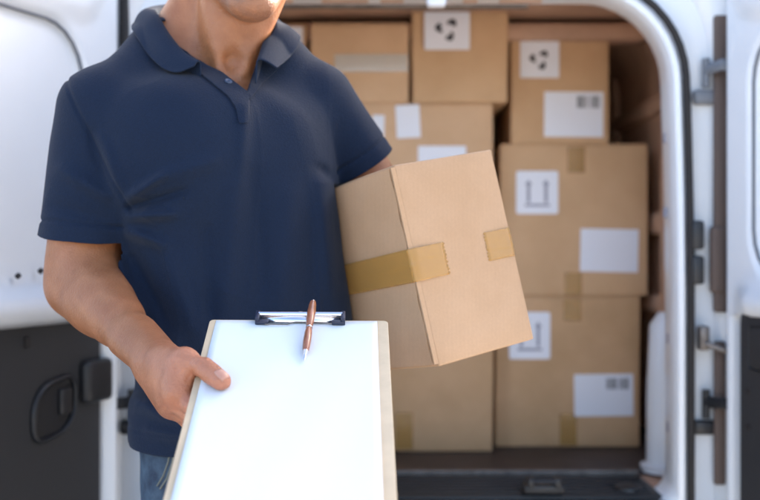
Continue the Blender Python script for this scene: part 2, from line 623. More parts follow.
    if side < 0:
        ls, lz = sz(88, 380)
        m.box(P(ls, lz, .018), (.085, .030, .085), np.stack([d, n, up], 1), bevel=.012, seg=3)
        m.build('door_latch', 'black_plastic', dr, smooth=50)
        m = MB()
        cs, cz = sz(21, 342)
        m.box(P(cs, cz, .012), (.012, .012, .020), np.stack([d, n, up], 1), bevel=.002)
        m.build('trim_clip', 'black_rubber', tr)
        for px, py in ((14, 277), (37, 272)):
            m = MB()
            cs, cz = sz(px - 9, py)
            m.lathe(P(cs, cz, .026), n + up * .8, [(0, .005), (.007, .0048)], 14)
            m.build('drain_hole', 'black_rubber', dr)
    else:
        for zz in (.995, .845, .775):
            m = MB()
            m.lathe(P(ts + .030, zz, q0 - .002), n, [(0, .007), (.004, .006)], 12)
            m.build('trim_screw', 'black_rubber', tr)
        m = MB()
        m.box(P(ts + .10, .93, q0 + .002), (.13, .008, .085), np.stack([d, n, up], 1), bevel=.008)
        m.build('trim_pocket', 'door_trim', tr, smooth=40)
    # hinges: strap from pillar to door edge
    for z in (CAMZ + 180 * PX * 2.2, CAMZ - 152 * PX * 2.2):
        m = MB()
        px_ = XC + side * .600
        a0 = np.array([px_, 2.205, z]); a1 = P(.004, z, .012)
        mid = (a0 + a1) / 2 + np.array([0, -.03, .004])
        m.tube([a0, a0 * .5 + mid * .5 + [0, -.006, 0], mid, mid * .4 + a1 * .6, a1], [.013, .012, .012, .012, .013], 10, flat=.5)
        m.lathe(a0 + [0, 0, -.035], (0, 0, 1), [(0, .004), (.0, .008), (.06, .008), (.06, .004)], 14)
        m.box(a0 + np.array([0, .008, -.055]), (.05, .02, .030), bevel=.006)
        m.build('hinge', 'grey_seal' if z > 1.2 else 'black_plastic', dr, smooth=50)
    return dr


door((-.556, 2.17), (-.36, -.93), (.93, -.36), .66, -1)
door((.727, 2.17), (.34, -.94), (-.94, -.34), .66, 1)
# dark strips that stand in for the shaded gap between pillar and door on both sides, check strap with bracket
gp = MB()
gp.box((-.5345, 2.206, 1.08), (.036, .03, .24), bevel=.008, seg=3)
gp.box((-.5345, 2.206, 1.45), (.018, .03, .52), bevel=.006, seg=3)
gp.build('gap_shade', 'black_rubber', van, smooth=50)  # black colour stands for the dark void beside the left door
gq = MB()
gq.box((.711, 2.203, 1.30), (.030, .016, .62), bevel=.006, seg=3)
gq.box((.705, 2.199, 1.10), (.036, .018, .14), bevel=.008, seg=3)
gq.box((.708, 2.201, .78), (.024, .014, .30), bevel=.006, seg=3)
gq.build('gap_shade', 'gap_shade_brown', van, smooth=50)  # plain strips coloured like the dark recess beside the right door
cs = MB()
c = at(703, 338, 2.19)
cs.box(c, (.020, .03, .05), bevel=.004)
cs.tube([c + [0, -.015, -.01], c + [.04, -.03, -.025], c + [.075, -.03, -.05]], .006, 8)
cs.build('check_strap', 'scuffed_metal', van, smooth=50)
for py in (235, 270):
    gg = MB()
    c = at(697, py, 2.195)
    gg.box(c, (.026, .026, .06), bevel=.006)
    gg.build('seal_clip', 'black_plastic', van, smooth=40)


# ------------------------------------------------------------------ cartons
def noise3(p, seed, f):
    r = np.random.default_rng(seed)
    out = np.zeros(len(p))
    for i in range(5):
        k = r.normal(size=3); k /= np.linalg.norm(k)
        out += np.sin((p @ k) * f * (0.7 + .25 * i) + r.uniform(0, 6.28)) / (1 + .4 * i)
    return out / 2.2


def carton_mesh(w, d, h, seed, bevel=.004):
    """board box with softened, slightly uneven edges and bulging panels; origin at centre of the base"""
    bm = bmesh.new()
    bmesh.ops.create_cube(bm, size=1.0)
    for v in bm.verts: v.co = Vector((v.co.x * w, v.co.y * d, (v.co.z + .5) * h))
    bmesh.ops.bevel(bm, geom=bm.edges[:], offset=bevel, segments=3, profile=.5, affect='EDGES')
    bmesh.ops.subdivide_edges(bm, edges=[e for e in bm.edges if e.calc_length() > .06], cuts=9, use_grid_fill=True)
    bm.verts.index_update()
    P = np.array([v.co[:] for v in bm.verts])
    F = [[v.index for v in f.verts] for f in bm.faces]
    bm.free()
    q = P / np.array([w / 2, d / 2, h / 2]) - [0, 0, 1]
    bul = (1 - np.clip(q[:, 0] ** 2, 0, 1)) * (1 - np.clip(q[:, 2] ** 2, 0, 1))
    D = np.zeros_like(P)
    D[:, 1] += np.where(np.abs(q[:, 1]) > .9, np.sign(q[:, 1]) * .003 * bul, 0)
    wob = np.stack([noise3(P, seed + i, 22) for i in range(3)], 1) * .0012
    wob[:, 2] *= np.clip((P[:, 2]) / .02, 0, 1)
    return P + D + wob, F


def strip_tape(frame, a0, a1, b, wid, t, zig0=False, zig1=True, name='tape', parent=None, material='packing_tape', along='b', seed=1):
    """tape lying on a face: runs along axis a or b, serrated where torn"""
    r = random.Random(seed)
    n = 16
    w = wid / 2
    pts = []
    def end(pos, direction):
        return [(pos + (direction * (.0022 if i % 2 else 0) + r.uniform(-.0006, .0006)), -w + wid * i / n) for i in range(n + 1)]
    e1 = end(a1, 1) if zig1 else [(a1, -w), (a1, w)]
    e0 = end(a0, -1) if zig0 else [(a0, -w), (a0, w)]
    poly = e0[::-1] + e1
    if along == 'b': poly = [(b + q, p) for p, q in poly]
    else: poly = [(p, b + q) for p, q in poly]
    m = MB(); m.prism(poly, frame, t, t + .0007)
    return m.build(name, material, parent)


def rect_part(frame, a, b, w, h, t0, t1, name, material, parent, r=.0, rot=0):
    poly = []
    cr, sr = math.cos(rot), math.sin(rot)
    if r <= 0:
        loc = [(-w / 2, -h / 2), (w / 2, -h / 2), (w / 2, h / 2), (-w / 2, h / 2)]
    else:
        loc = []
        for cx, cz, a0 in ((w / 2 - r, h / 2 - r, 0), (-w / 2 + r, h / 2 - r, 90), (-w / 2 + r, -h / 2 + r, 180), (w / 2 - r, -h / 2 + r, 270)):
            for i in range(5):
                an = math.radians(a0 + 22.5 * i); loc.append((cx + r * math.cos(an), cz + r * math.sin(an)))
    poly = [(a + x * cr - y * sr, b + x * sr + y * cr) for x, y in loc]
    m = MB(); m.prism(poly, frame, t0, t1)
    return m.build(name, material, parent)


def arrows_up(frame, a, b, w, h, t, parent):
    """two arrows over a base line"""
    m = MB()
    for s in (-1, 1):
        x = a + s * w * .23
        sh = .085 * w
        m.prism([(x - sh / 2, b - h * .26), (x + sh / 2, b - h * .26), (x + sh / 2, b + h * .20), (x + sh * 1.15, b + h * .20),
                 (x, b + h * .33), (x - sh * 1.15, b + h * .20), (x - sh / 2, b + h * .20)], frame, t, t + .0004)
    m.prism([(a - w * .33, b - h * .36), (a + w * .33, b - h * .36), (a + w * .33, b - h * .295), (a - w * .33, b - h * .295)], frame, t, t + .0004)
    return m.build('arrow_symbol', 'label_grey', parent)


def recycle(frame, a, b, w, t, parent):
    """three bent arrows chasing round a triangle"""
    m = MB()
    for k in range(3):
        th = math.radians(60 + 120 * k)
        c_, s_ = math.cos(th - math.pi / 2), math.sin(th - math.pi / 2)
        raw = [(-.11, .14), (-.08, .26), (.02, .35), (.13, .31), (.19, .17), (.12, .20), (.10, .12), (.02, .20), (-.03, .12)]
        m.prism([(a + w * .78 * (x * c_ - y * s_), b + w * .78 * (x * s_ + y * c_)) for x, y in raw], frame, t, t + .0004)
    return m.build('recycling_symbol', 'label_ink', parent)


def barcode(frame, a, b, w, h, t, parent, seed):
    r = random.Random(seed)
    m = MB()
    x = a - w / 2
    while x < a + w / 2:
        bw = r.choice((.0012, .0018, .0028))
        if not (a - .003 < x < a + .004):
            m.prism([(x, b - h / 2), (x + bw, b - h / 2), (x + bw, b + h / 2), (x, b + h / 2)], frame, t, t + .0004)
        x += bw + r.choice((.0012, .0016, .0024))
    return m.build('barcode', 'label_ink', parent)


def carton(x0, x1, ytop, ybot, Y, depth, label, material, seed, tilt=0.0, floor=None, group='cartons stacked in the van'):
    """stacked carton whose front face fills the given photo rectangle at distance Y"""
    p0, p1 = at(x0, ybot, Y), at(x1, ytop, Y)
    zb = floor if floor is not None else p0[2]
    w, h = p1[0] - p0[0], p1[2] - zb
    base = np.array([(p0[0] + p1[0]) / 2, Y + depth / 2, zb])
    e = empty('cardboard_box', base, label, 'box', group)
    P_, F = carton_mesh(w, depth, h, seed)
    o = obj('carton', P_ + base, F, material, e)
    auto_smooth(o, 40)
    # top flaps meeting in the middle
    fm = MB()
    for s in (-1, 1):
        fm.box(base + [0, s * (depth / 4 + .0006), h + .0012], (w - .006, depth / 2 - .002, .003), bevel=.001)
    fm.build('top_flap', material, e)
    e['_'] = 0
    del e['_']
    if tilt: e.rotation_euler = (0, 0, tilt)
    frame = (np.array([0, Y - .0032, 0]), np.array([1.0, 0, 0]), np.array([0, 0, 1.0]), np.array([0, -1.0, 0]))
    return e, frame, base, w, h


def pxr(x0, y0, x1, y1, Y):
    a, b = at(x0, y1, Y), at(x1, y0, Y)
    return (a[0] + b[0]) / 2, (a[2] + b[2]) / 2, b[0] - a[0], b[2] - a[2]


YB = 2.733
# right column: bottom, middle, top
eF, fF, *_ = carton(495.5, 640, 297, 447, YB, .40, 'bottom carton of the right-hand stack, arrow label half hidden behind the carried box', 'kraft_deep', 11, floor=FZ)
zF = at(0, 297, YB)[2] + .003
eE, fE, *_ = carton(500, 648, 145, 297, YB, .42, 'big middle carton of the right-hand stack with arrow label and plain address label', 'kraft', 12, floor=zF)
zE = at(0, 145, YB)[2] + .003
eD, fD, *_ = carton(511, 609, 36, 145, YB, .36, 'small top carton of the right-hand stack with recycling label above a barcode label', 'kraft', 13, floor=zE)

for (e, f, r1) in ((eE, fE, (516, 171, 558, 214)), (eF, fF, (509, 312, 550, 359))):
    a, b, w, h = pxr(*r1, YB)
    lb = rect_part(f, a, b, w, h, 0, .0008, 'handling_label', 'label_paper', e, r=.006)
    arrows_up(f, a, b, w * .9, h * .9, .0008, lb)
a, b, w, h = pxr(580, 229, 638, 272, YB); rect_part(fE, a, b, w, h, 0, .0008, 'address_label', 'label_paper', eE, r=.002, rot=-.02)
a, b, w, h = pxr(574, 374, 633, 416, YB); lb = rect_part(fF, a, b, w, h, 0, .0008, 'address_label', 'label_paper', eF, r=.002, rot=.012)
a, b, w, h = pxr(606, 378, 627, 389, YB); barcode(fF, a, b, w, h, .0008, lb, 3)
a, b, w, h = pxr(520, 41, 559, 78, YB); lb = rect_part(fD, a, b, w, h, 0, .0008, 'handling_label', 'label_paper', eD, r=.004)
recycle(fD, a, b, w, .0008, lb)
a, b, w, h = pxr(544, 92, 603, 137, YB); lb = rect_part(fD, a, b, w, h, 0, .0008, 'address_label', 'label_paper', eD, r=.002, rot=-.008)
a, b, w, h = pxr(577, 96, 600, 108, YB); barcode(fD, a, b, w, h, .0008, lb, 5)
for (e, f, y0, y1, x, sd) in ((eE, fE, 147, 173, 576, 1), (eE, fE, 295, 273, 573, 2), (eF, fF, 299, 321, 572, 3), (eF, fF, 445, 414, 568, 4)):
    p0, p1 = at(x, y0, YB), at(x, y1, YB)
    strip_tape(f, p0[2], p1[2], p0[0], .044, 0, parent=e, seed=sd)

# middle column, a little nearer
YM = 2.668
eG, fG, *_ = carton(322, 493, 279, 452, YM, .45, 'lowest carton of the middle stack, seen under the carried box beside the clipboard', 'kraft_deep', 21, floor=FZ)
zG = at(0, 279, YM)[2] + .003
eC, fC, *_ = carton(318, 492.5, 104, 279, YM, .45, 'wide carton behind the man\'s sleeve with two small white labels', 'kraft_pale', 22, floor=zG)
zC = at(0, 104, YM)[2] + .003
eA, fA, *_ = carton(311, 408.5, 24, 104, YM, .34, 'carton with a shiny clear tape strip, right behind the man\'s shoulder', 'kraft_pale', 23, floor=zC)
eB, fB, *_ = carton(412, 508, 11, 104, YM - .01, .36, 'topmost carton of the middle stack with a recycling label under the latch', 'kraft', 24, floor=zC)
a, b, w, h = pxr(424, 11, 469, 51, YM); lb = rect_part(fB, a, b - .004, w, h - .006, .009, .0108, 'handling_label', 'label_paper', eB, r=.004)
fB2 = (np.array([0, YM - .0132, 0]),) + fB[1:]
recycle(fB, a, b, w, .0108, lb)
a, b, w, h = pxr(396, 105, 420, 138, YM); rect_part(fC, a, b, w, h, 0, .0008, 'paper_label', 'label_paper', eC, r=.002, rot=.05)
a, b, w, h = pxr(418, 146, 466, 186, YM); rect_part(fC, a, b, w, h, 0, .0008, 'address_label', 'label_paper', eC, r=.002)
a, b, w, h = pxr(372, 115, 384, 160, YM); rect_part(fC, a, b, w, h, 0, .0008, 'return_label', 'label_paper', eC, r=.002, rot=-.03)
p0, p1 = at(335, 63, YM), at(408, 63, YM)
strip_tape(fA, p0[0], p1[0], p0[2], .044, 0, zig0=True, zig1=False, parent=eA, material='clear_tape', along='a', seed=8, name='clear_tape')
p0 = at(404, 449, YM); p1 = at(404, 413, YM)
strip_tape(fG, p0[2], p1[2], p0[0], .044, 0, parent=eG, seed=6)
# left column behind the man
YL = 2.70
eI, fI, *_ = carton(176, 318, 318, 452, YL, .40, 'lowest carton of the stack behind the man', 'kraft', 31, floor=FZ)
zI = at(0, 318, YL)[2] + .003
eJ, fJ, *_ = carton(172, 314, 166, 318, YL, .40, 'middle carton of the stack behind the man', 'kraft_deep', 32, floor=zI)
zJ = at(0, 166, YL)[2] + .003
eK, fK, *_ = carton(180, 307, 25, 166, YL, .38, 'top carton of the stack behind the man, white label beside his collar', 'kraft', 33, floor=zJ)
a, b, w, h = pxr(264, 27, 303, 64, YL); rect_part(fK, a, b, w, h, 0, .0008, 'address_label', 'label_paper', eK, r=.002)
for (e, f, y0, y1, x, sd) in ((eI, fI, 320, 344, 246, 11), (eJ, fJ, 168, 192, 240, 12)):
    p0, p1 = at(x, y0, YL), at(x, y1, YL)
    strip_tape(f, p0[2], p1[2], p0[0], .044, 0, parent=e, seed=sd)
# the carton wedged further back whose pale green label shows in the gap
YR = 3.20
eN, fN, *_ = carton(430, 520, 101, 434, YR, .30, 'tall carton further back, pale green label showing in the gap between stacks', 'kraft_deep', 41, floor=FZ)
a, b, w, h = pxr(478, 104, 500.5, 142, YR); rect_part(fN, a, b, w, h, 0, .0008, 'side_label', 'pale_green', eN, r=.002)

# ------------------------------------------------------------------ the carried carton
YA = 1.48
w_, h_, d_ = .1768, .2897, .205
R = np.array([[.8255, -.5213, -.2163], [.5375, .8431, .0195], [.1722, -.1324, .9761]])
U_, _, Vt = np.linalg.svd(R); R = U_ @ Vt
A_ = np.array([.0181 * YA / 1.36, YA, .1102 * YA / 1.36 + CAMZ])
cen = A_ + R @ np.array([w_ / 2, d_ / 2, -h_])
hold = empty('carried_box', cen, 'cardboard box held against the man\'s side, brown tape across it', 'box')
P_, F = carton_mesh(w_, d_, h_, 51, bevel=.0028)
o = obj('carton', P_ @ R.T + cen, F, 'kraft_light', hold); auto_smooth(o, 40)
BX = lambda x, y, z: A_ + R @ np.array([x, y, z])
# the end (left face) closes with two flaps; ragged slit next to the front edge
for sgn, (z0, z1) in ((1, (-h_ / 2 + .0012, -.004)), (-1, (-h_ + .004, -h_ / 2 - .0012))):
    n = 26
    edge = []
    rr = random.Random(60 + sgn)
    for i in range(n + 1):
        z = z0 + (z1 - z0) * i / n
        edge.append((.0058 + .0013 * math.sin(i * .55 + sgn) + rr.uniform(-.0007, .0007), z))
    poly = edge + [(d_ - .003, z1), (d_ - .003, z0)]
    m = MB()
    m.prism(poly, (A_, R @ [0, 1, 0], R @ [0, 0, 1], R @ [-1, 0, 0]), .0018, .0062)
    m.build('end_flap', 'kraft_light', hold)

m = MB()
m.prism([(.0006, -.004), (.0031, -.004), (.0031, -h_ + .004), (.0006, -h_ + .004)], (A_, R @ [0, 1, 0], R @ [0, 0, 1], R @ [-1, 0, 0]), -.001, .0060)
m.build('panel_edge', 'kraft_light', hold)


def wrap_tape(segs, half, zc, material='packing_tape', seed=0):
    """tape following a path of (x, y) points in box coordinates, width along z, torn end"""
    rr = random.Random(seed)
    nz = 18
    def WR(x, y, z):
        q = np.array([[x, y, z]])
        w0 = .00016 * noise3(q * [1, 1, 2.2], 70 + seed, 150)[0]
        seam = .0009 * math.exp(-((z - zc - .0015 * math.sin(y * 60)) / .0018) ** 2) if x < 0 else 0
        return w0 + seam + .0005 * math.exp(-((z - zc - .007 + .10 * (x + y - .03)) / .0012) ** 2) * (1 if x > .004 else .3)
    V = []; n = len(segs)
    for i, (x, y, nx, ny) in enumerate(segs):
        for j in range(nz + 1):
            z = zc - half + 2 * half * j / nz
            ex = (.0022 if j % 2 else 0.) + rr.uniform(-.001, .001) if i == n - 1 else 0
            wr = WR(x, y, z)
            tx = segs[i][0] - segs[i - 1][0]; ty = segs[i][1] - segs[i - 1][1]
            l = math.hypot(tx, ty) + 1e-9
            V.append(BX(x + nx * (.0007 + wr) + tx / l * ex, y + ny * (.0007 + wr) + ty / l * ex, z))
    F = []
    for i in range(n - 1):
        for j in range(nz):
            F.append([i * (nz + 1) + j, i * (nz + 1) + j + 1, (i + 1) * (nz + 1) + j + 1, (i + 1) * (nz + 1) + j])
    o = obj('tape', V, F, material, hold, smooth=True)
    md = o.modifiers.new('thickness', 'SOLIDIFY'); md.thickness = .0003; md.offset = 0
    return o


path = [(-.0071, y, -1, 0) for y in np.linspace(d_ - .004, .006, 26)] + [(-.0071, .002, -1, -.2), (-.0045, -.001, -.7, -.7), (.001, -.003, -.2, -1)]
path += [(x, -.0030, 0, -1) for x in np.linspace(.006, .050, 10)]
wrap_tape(path, .0235, -h_ / 2 + .001, seed=3)
path = [(w_ + .001, y, 1, 0) for y in np.linspace(d_ - .004, .006, 12)] + [(w_ + .0005, .002, 1, -.2), (w_ - .001, -.0015, .7, -.7), (w_ - .004, -.0028, .2, -1)]
path += [(x, -.0030, 0, -1) for x in np.linspace(w_ - .007, w_ - .051, 9)]
wrap_tape(path, .0215, -h_ / 2 + .004, seed=5)

# ------------------------------------------------------------------ clipboard, paper, pen
T0 = at(210, 319.5, 1.364); T1 = at(388, 323, 1.364); B0 = at(173, 500, 1.037)
bu = T1 - T0; BW = np.linalg.norm(bu); bu /= BW
bv = B0 - T0; bv -= bu * (bv @ bu); bv /= np.linalg.norm(bv)
bn = np.cross(bv, bu); bn /= np.linalg.norm(bn)
if bn[2] < 0: bn = -bn
skew = (B0 - T0) @ bu / ((B0 - T0) @ bv)
BD = lambda u, v, n=0.0: T0 + bu * u + bv * v + bn * n
# the board is carried turned a little in its own plane
brot = math.atan(skew) * .5
bu2 = bu * math.cos(brot) - bv * math.sin(brot); bv2 = bv * math.cos(brot) + bu * math.sin(brot)
bu, bv = bu2, bv2
BL = .405
org = BD(BW / 2, BL / 2)
clipboard = empty('clipboard', org, 'tan clipboard with a dark-ended metal clip, held out in the man\'s hand', 'clipboard')


def rrpoly(a0, a1, b0, b1, r, k=6):
    out = []
    for cx, cz, s in ((a1 - r, b1 - r, 0), (a0 + r, b1 - r, 90), (a0 + r, b0 + r, 180), (a1 - r, b0 + r, 270)):
        for i in range(k):
            t = math.radians(s + 90 * i / (k - 1)); out.append((cx + r * math.cos(t), cz + r * math.sin(t)))
    return out


m = MB(); m.prism(rrpoly(0, BW, 0, BL, .006), (T0, bu, bv, bn), -.0032, 0)
o = m.build('board', 'hardboard', clipboard)
bvm = o.modifiers.new('bevel', 'BEVEL'); bvm.width = .0008; bvm.segments = 2; bvm.limit_method = 'ANGLE'
# paper block on the board: slightly curled sheets
paper = None
nu, nv = 24, 40
V = []
for i in range(nu + 1):
    for j in range(nv + 1):
        u = .0085 + (BW - .0225) * i / nu; v = .0035 + (.388 - .0035) * j / nv
        curl = .0010 + .0009 * (j / nv) ** 2 + .0012 * (abs(i / nu - .5) * 2) ** 6 * (j / nv) + .0003 * math.sin(i * .6 + j * .2)
        V.append(BD(u, v, curl))
idx = np.arange((nu + 1) * (nv + 1)).reshape(nu + 1, nv + 1)
F = np.stack([idx[:-1, :-1], idx[:-1, 1:], idx[1:, 1:], idx[1:, :-1]], -1).reshape(-1, 4)
paper = obj('paper_sheet', V, F, 'paper', None, smooth=True, origin=BD(BW / 2, .17))
tag(paper, 'blank white paper clipped to the clipboard', 'paper')
md = paper.modifiers.new('thickness', 'SOLIDIFY'); md.thickness = .0008; md.offset = -1

# clip
uc = (.061 + .173) / 2
bar = MB()
bar.tube([BD(uc - .054, .000, .0085), BD(uc + .054, .000, .0085)], .0034, 12, flat=.75)
bar.tube([BD(uc - .053, -.004, .0045), BD(uc + .053, -.004, .0045)], .0026, 10)
clip = bar.build('clip', 'steel', clipboard, smooth=50)
m = MB()
plate = [BD(u, v, n) for u in (uc - .050, uc + .050) for v, n in ((.0, .0075), (.006, .0050), (.011, .0024))]
m.add(plate, [[0, 1, 4, 3], [1, 2, 5, 4]])
o = m.build('clip_plate', 'steel', clip, smooth=60)
md = o.modifiers.new('thickness', 'SOLIDIFY'); md.thickness = .0008
for s in (-1, 1):
    m = MB()
    ue = uc + s * .0575
    Rb = np.stack([bu, bv, bn], 1)
    m.box(BD(ue - s * .0025, .004, .0055), (.0055, .021, .011), Rb, bevel=.0012)
    m.box(BD(ue - s * .009, .0128, .0038), (.016, .0065, .0050), Rb, bevel=.0012)
    m.build('clip_end', 'clip_dark', clip, smooth=40)
m = MB()
m.tube([BD(uc - .045, .0165, .0030), BD(uc - .016, .0165, .0030), BD(uc - .006, .0115, .0034), BD(uc + .020, .0125, .0034), BD(uc + .045, .0150, .0030)], .0008, 8)
m.build('clip_wire', 'scuffed_metal', clip, smooth=50)
m = MB()
m.lathe(BD(uc - .0005, -.007, -.001), bn, [(0, .009), (.005, .009), (.006, .007), (.006, .003)], 20)
m.build('hanging_tab', 'hardboard', clip, smooth=40)

# pen: tip up to cap end, lying across the clip
pa, pb = BD(.1265, .108, .0046), BD(.1325, -.022, .0165)
ax = (pb - pa); PL = np.linalg.norm(ax); ax /= PL
pen = empty('ballpoint_pen', (pa + pb) / 2, 'slim reddish wooden pen with silver tip lying over the clip', 'pen')
m = MB(); m.lathe(pa, ax, [(.019, .0030), (.024, .0043), (.040, .0052), (.058, .0049), (.066, .0041), (.068, .0036)], 24); m.build('barrel', 'pen_wood', pen, smooth=50)
m = MB(); m.lathe(pa, ax, [(.071, .0036), (.073, .0042), (.086, .0054), (.105, .0056), (PL - .010, .0048), (PL - .004, .0040)], 24); m.build('cap', 'pen_wood', pen, smooth=50)
m = MB(); m.lathe(pa, ax, [(.0, .0006), (.001, .0009), (.003, .0011), (.004, .0017), (.0165, .0030), (.0195, .0034), (.020, .0028)], 20); m.build('tip', 'steel', pen, smooth=50)
m = MB(); m.lathe(pa, ax, [(.0675, .0036), (.0675, .0044), (.069, .0047), (.0705, .0044), (.0705, .0036)], 20); m.build('ring', 'steel', pen, smooth=50)
m = MB(); m.lathe(pa, ax, [(PL - .005, .0034), (PL - .004, .0037), (PL - .001, .0033), (PL + .001, .0018)], 20); m.build('end_cap', 'steel', pen, smooth=50)


# ------------------------------------------------------------------ implicit-surface modelling for the man
def smin(a, b, k):
    h = np.clip(.5 + .5 * (b - a) / k, 0, 1)
    return b * (1 - h) + a * h - k * h * (1 - h)


def smax(a, b, k): return -smin(-a, -b, k)


def cap(p, a, b, ra, rb=None):
    rb = ra if rb is None else rb
    a = np.asarray(a, float); b = np.asarray(b, float)
    ab = b - a
    t = np.clip(((p - a) @ ab) / (ab @ ab + 1e-12), 0, 1)
    return np.sqrt((((p - a) - t[:, None] * ab) ** 2).sum(1)) - (ra + (rb - ra) * t)


def ell(p, c, r, Rm=None):
    q = p - np.asarray(c, float)
    if Rm is not None: q = q @ Rm
    r = np.asarray(r, float)
    k0 = np.sqrt(((q / r) ** 2).sum(1)); k1 = np.sqrt(((q / (r * r)) ** 2).sum(1)) + 1e-9
    return k0 * (k0 - 1) / k1


def surface(f, lo, hi, h, lip=1.6):
    """sparse surface nets: returns vertices on the zero set and quads"""
    lo = np.asarray(lo, float); hi = np.asarray(hi, float)
    B = 12
    nb = np.ceil((hi - lo) / (h * B)).astype(int)
    n = nb * B + 1
    D = np.full(n, 1.0, np.float32)
    bi = np.stack(np.meshgrid(*[np.arange(k) for k in nb], indexing='ij'), -1).reshape(-1, 3)
    cen_ = lo + (bi + .5) * B * h
    dc = np.concatenate([f(cen_[i:i + 20000]) for i in range(0, len(cen_), 20000)])
    rad = B * h * .5 * math.sqrt(3) * lip + .01
    for (i, j, k) in bi[dc < -rad]:
        D[i * B:(i + 1) * B + 1, j * B:(j + 1) * B + 1, k * B:(k + 1) * B + 1] = -1
    near = bi[np.abs(dc) <= rad]
    off = np.stack(np.meshgrid(*[np.arange(B + 1)] * 3, indexing='ij'), -1).reshape(-1, 3)
    for s in range(0, len(near), 60):
        ch = near[s:s + 60]
        g_ = (ch[:, None, :] * B + off[None]).reshape(-1, 3)
        D[g_[:, 0], g_[:, 1], g_[:, 2]] = f(lo + g_ * h)
    S = D < 0
    c8 = [S[i:n[0] - 1 + i, j:n[1] - 1 + j, k:n[2] - 1 + k] for i in (0, 1) for j in (0, 1) for k in (0, 1)]
    anyc = np.zeros_like(c8[0]); allc = np.ones_like(c8[0])
    for c_ in c8: anyc |= c_; allc &= c_
    act = anyc & ~allc
    ids = np.full(act.shape, -1, np.int64)
    cells = np.argwhere(act)
    ids[act] = np.arange(len(cells))
    acc = np.zeros((len(cells), 3)); cnt = np.zeros(len(cells))
    cr = [(i, j, k) for i in (0, 1) for j in (0, 1) for k in (0, 1)]
    val = {c_: D[cells[:, 0] + c_[0], cells[:, 1] + c_[1], cells[:, 2] + c_[2]] for c_ in cr}
    for c_ in cr:
        for axi in range(3):
            if c_[axi]: continue
            e_ = list(c_); e_[axi] = 1; e_ = tuple(e_)
            a, b = val[c_], val[e_]
            x = (a < 0) != (b < 0)
            t = np.where(x, a / np.where(x, a - b, 1), 0)
            p_ = np.tile(np.array(c_, float), (len(cells), 1)); p_[:, axi] = t
            acc[x] += p_[x]; cnt[x] += 1
    V = lo + (cells + acc / cnt[:, None]) * h
    Q = []
    for axi in range(3):
        o1, o2 = [(1, 2), (2, 0), (0, 1)][axi]
        sl0 = [slice(None)] * 3; sl1 = [slice(None)] * 3
        sl0[axi] = slice(0, -1); sl1[axi] = slice(1, None)
        a, b = S[tuple(sl0)], S[tuple(sl1)]
        e_ = np.argwhere(a != b)
        ok = (e_[:, o1] > 0) & (e_[:, o2] > 0) & (e_[:, o1] < n[o1] - 1) & (e_[:, o2] < n[o2] - 1)
        e_ = e_[ok]
        ins = a[e_[:, 0], e_[:, 1], e_[:, 2]]
        q = []
        for d1, d2 in ((-1, -1), (0, -1), (0, 0), (-1, 0)):
            c_ = e_.copy(); c_[:, o1] += d1; c_[:, o2] += d2
            q.append(ids[c_[:, 0], c_[:, 1], c_[:, 2]])
        q = np.stack(q, 1)
        q[~ins] = q[~ins][:, ::-1]
        Q.append(q)
    Q = np.concatenate(Q)
    Q = Q[(Q >= 0).all(1)]
    for it in range(2):           # pull the vertices onto the true surface
        d0 = f(V); e = h * .25
        G = np.stack([f(V + np.eye(3)[i] * e) - d0 for i in range(3)], 1) / e
        st_ = (d0 / ((G ** 2).sum(1) + 1e-6))[:, None] * G
        ln = np.linalg.norm(st_, axis=1, keepdims=True)
        V = V - st_ * np.minimum(1, .5 * h / (ln + 1e-9))
        # light tangential relaxation
        sm = np.zeros_like(V); ct = np.zeros(len(V))
        for i in range(4):
            np.add.at(sm, Q[:, i], V[Q[:, (i + 1) % 4]] + V[Q[:, (i + 3) % 4]]); np.add.at(ct, Q[:, i], 2)
        V = V + .3 * (sm / np.maximum(ct, 1)[:, None] - V)
    d0 = f(V); e = h * .25
    G = np.stack([f(V + np.eye(3)[i] * e) - d0 for i in range(3)], 1) / e
    V = V - np.clip(d0 / ((G ** 2).sum(1) + 1e-6), -h, h)[:, None] * G
    return V, Q


def clip_mesh(V, Q, g):
    """keep the part of the surface where g(V) < 0, cutting cleanly along g = 0"""
    T = np.concatenate([Q[:, [0, 1, 2]], Q[:, [0, 2, 3]]])
    keep = g < 0
    k3 = keep[T]
    c_ = k3.sum(1)
    out = [T[c_ == 3]]
    newv = []; cache = {}
    base = len(V)

    def cut(i, j):
        key = (min(i, j), max(i, j))
        if key not in cache:
            t = g[i] / (g[i] - g[j])
            cache[key] = base + len(newv); newv.append(V[i] + t * (V[j] - V[i]))
        return cache[key]
    extra = []
    for tri, kk in zip(T[(c_ == 1) | (c_ == 2)], k3[(c_ == 1) | (c_ == 2)]):
        tri = list(map(int, tri)); kk = list(kk)
        if sum(kk) == 1:
            r = kk.index(True); a, b, c2 = tri[r], tri[(r + 1) % 3], tri[(r + 2) % 3]
            extra.append([a, cut(a, b), cut(a, c2)])
        else:
            r = kk.index(False); a, b, c2 = tri[r], tri[(r + 1) % 3], tri[(r + 2) % 3]
            p_, q_ = cut(a, b), cut(a, c2)
            extra += [[p_, b, c2], [p_, c2, q_]]
    if extra: out.append(np.array(extra))
    T = np.concatenate(out)
    VV = np.vstack([V, np.array(newv)]) if newv else V
    used = np.unique(T)
    mp = np.full(len(VV), -1); mp[used] = np.arange(len(used))
    return VV[used], mp[T]


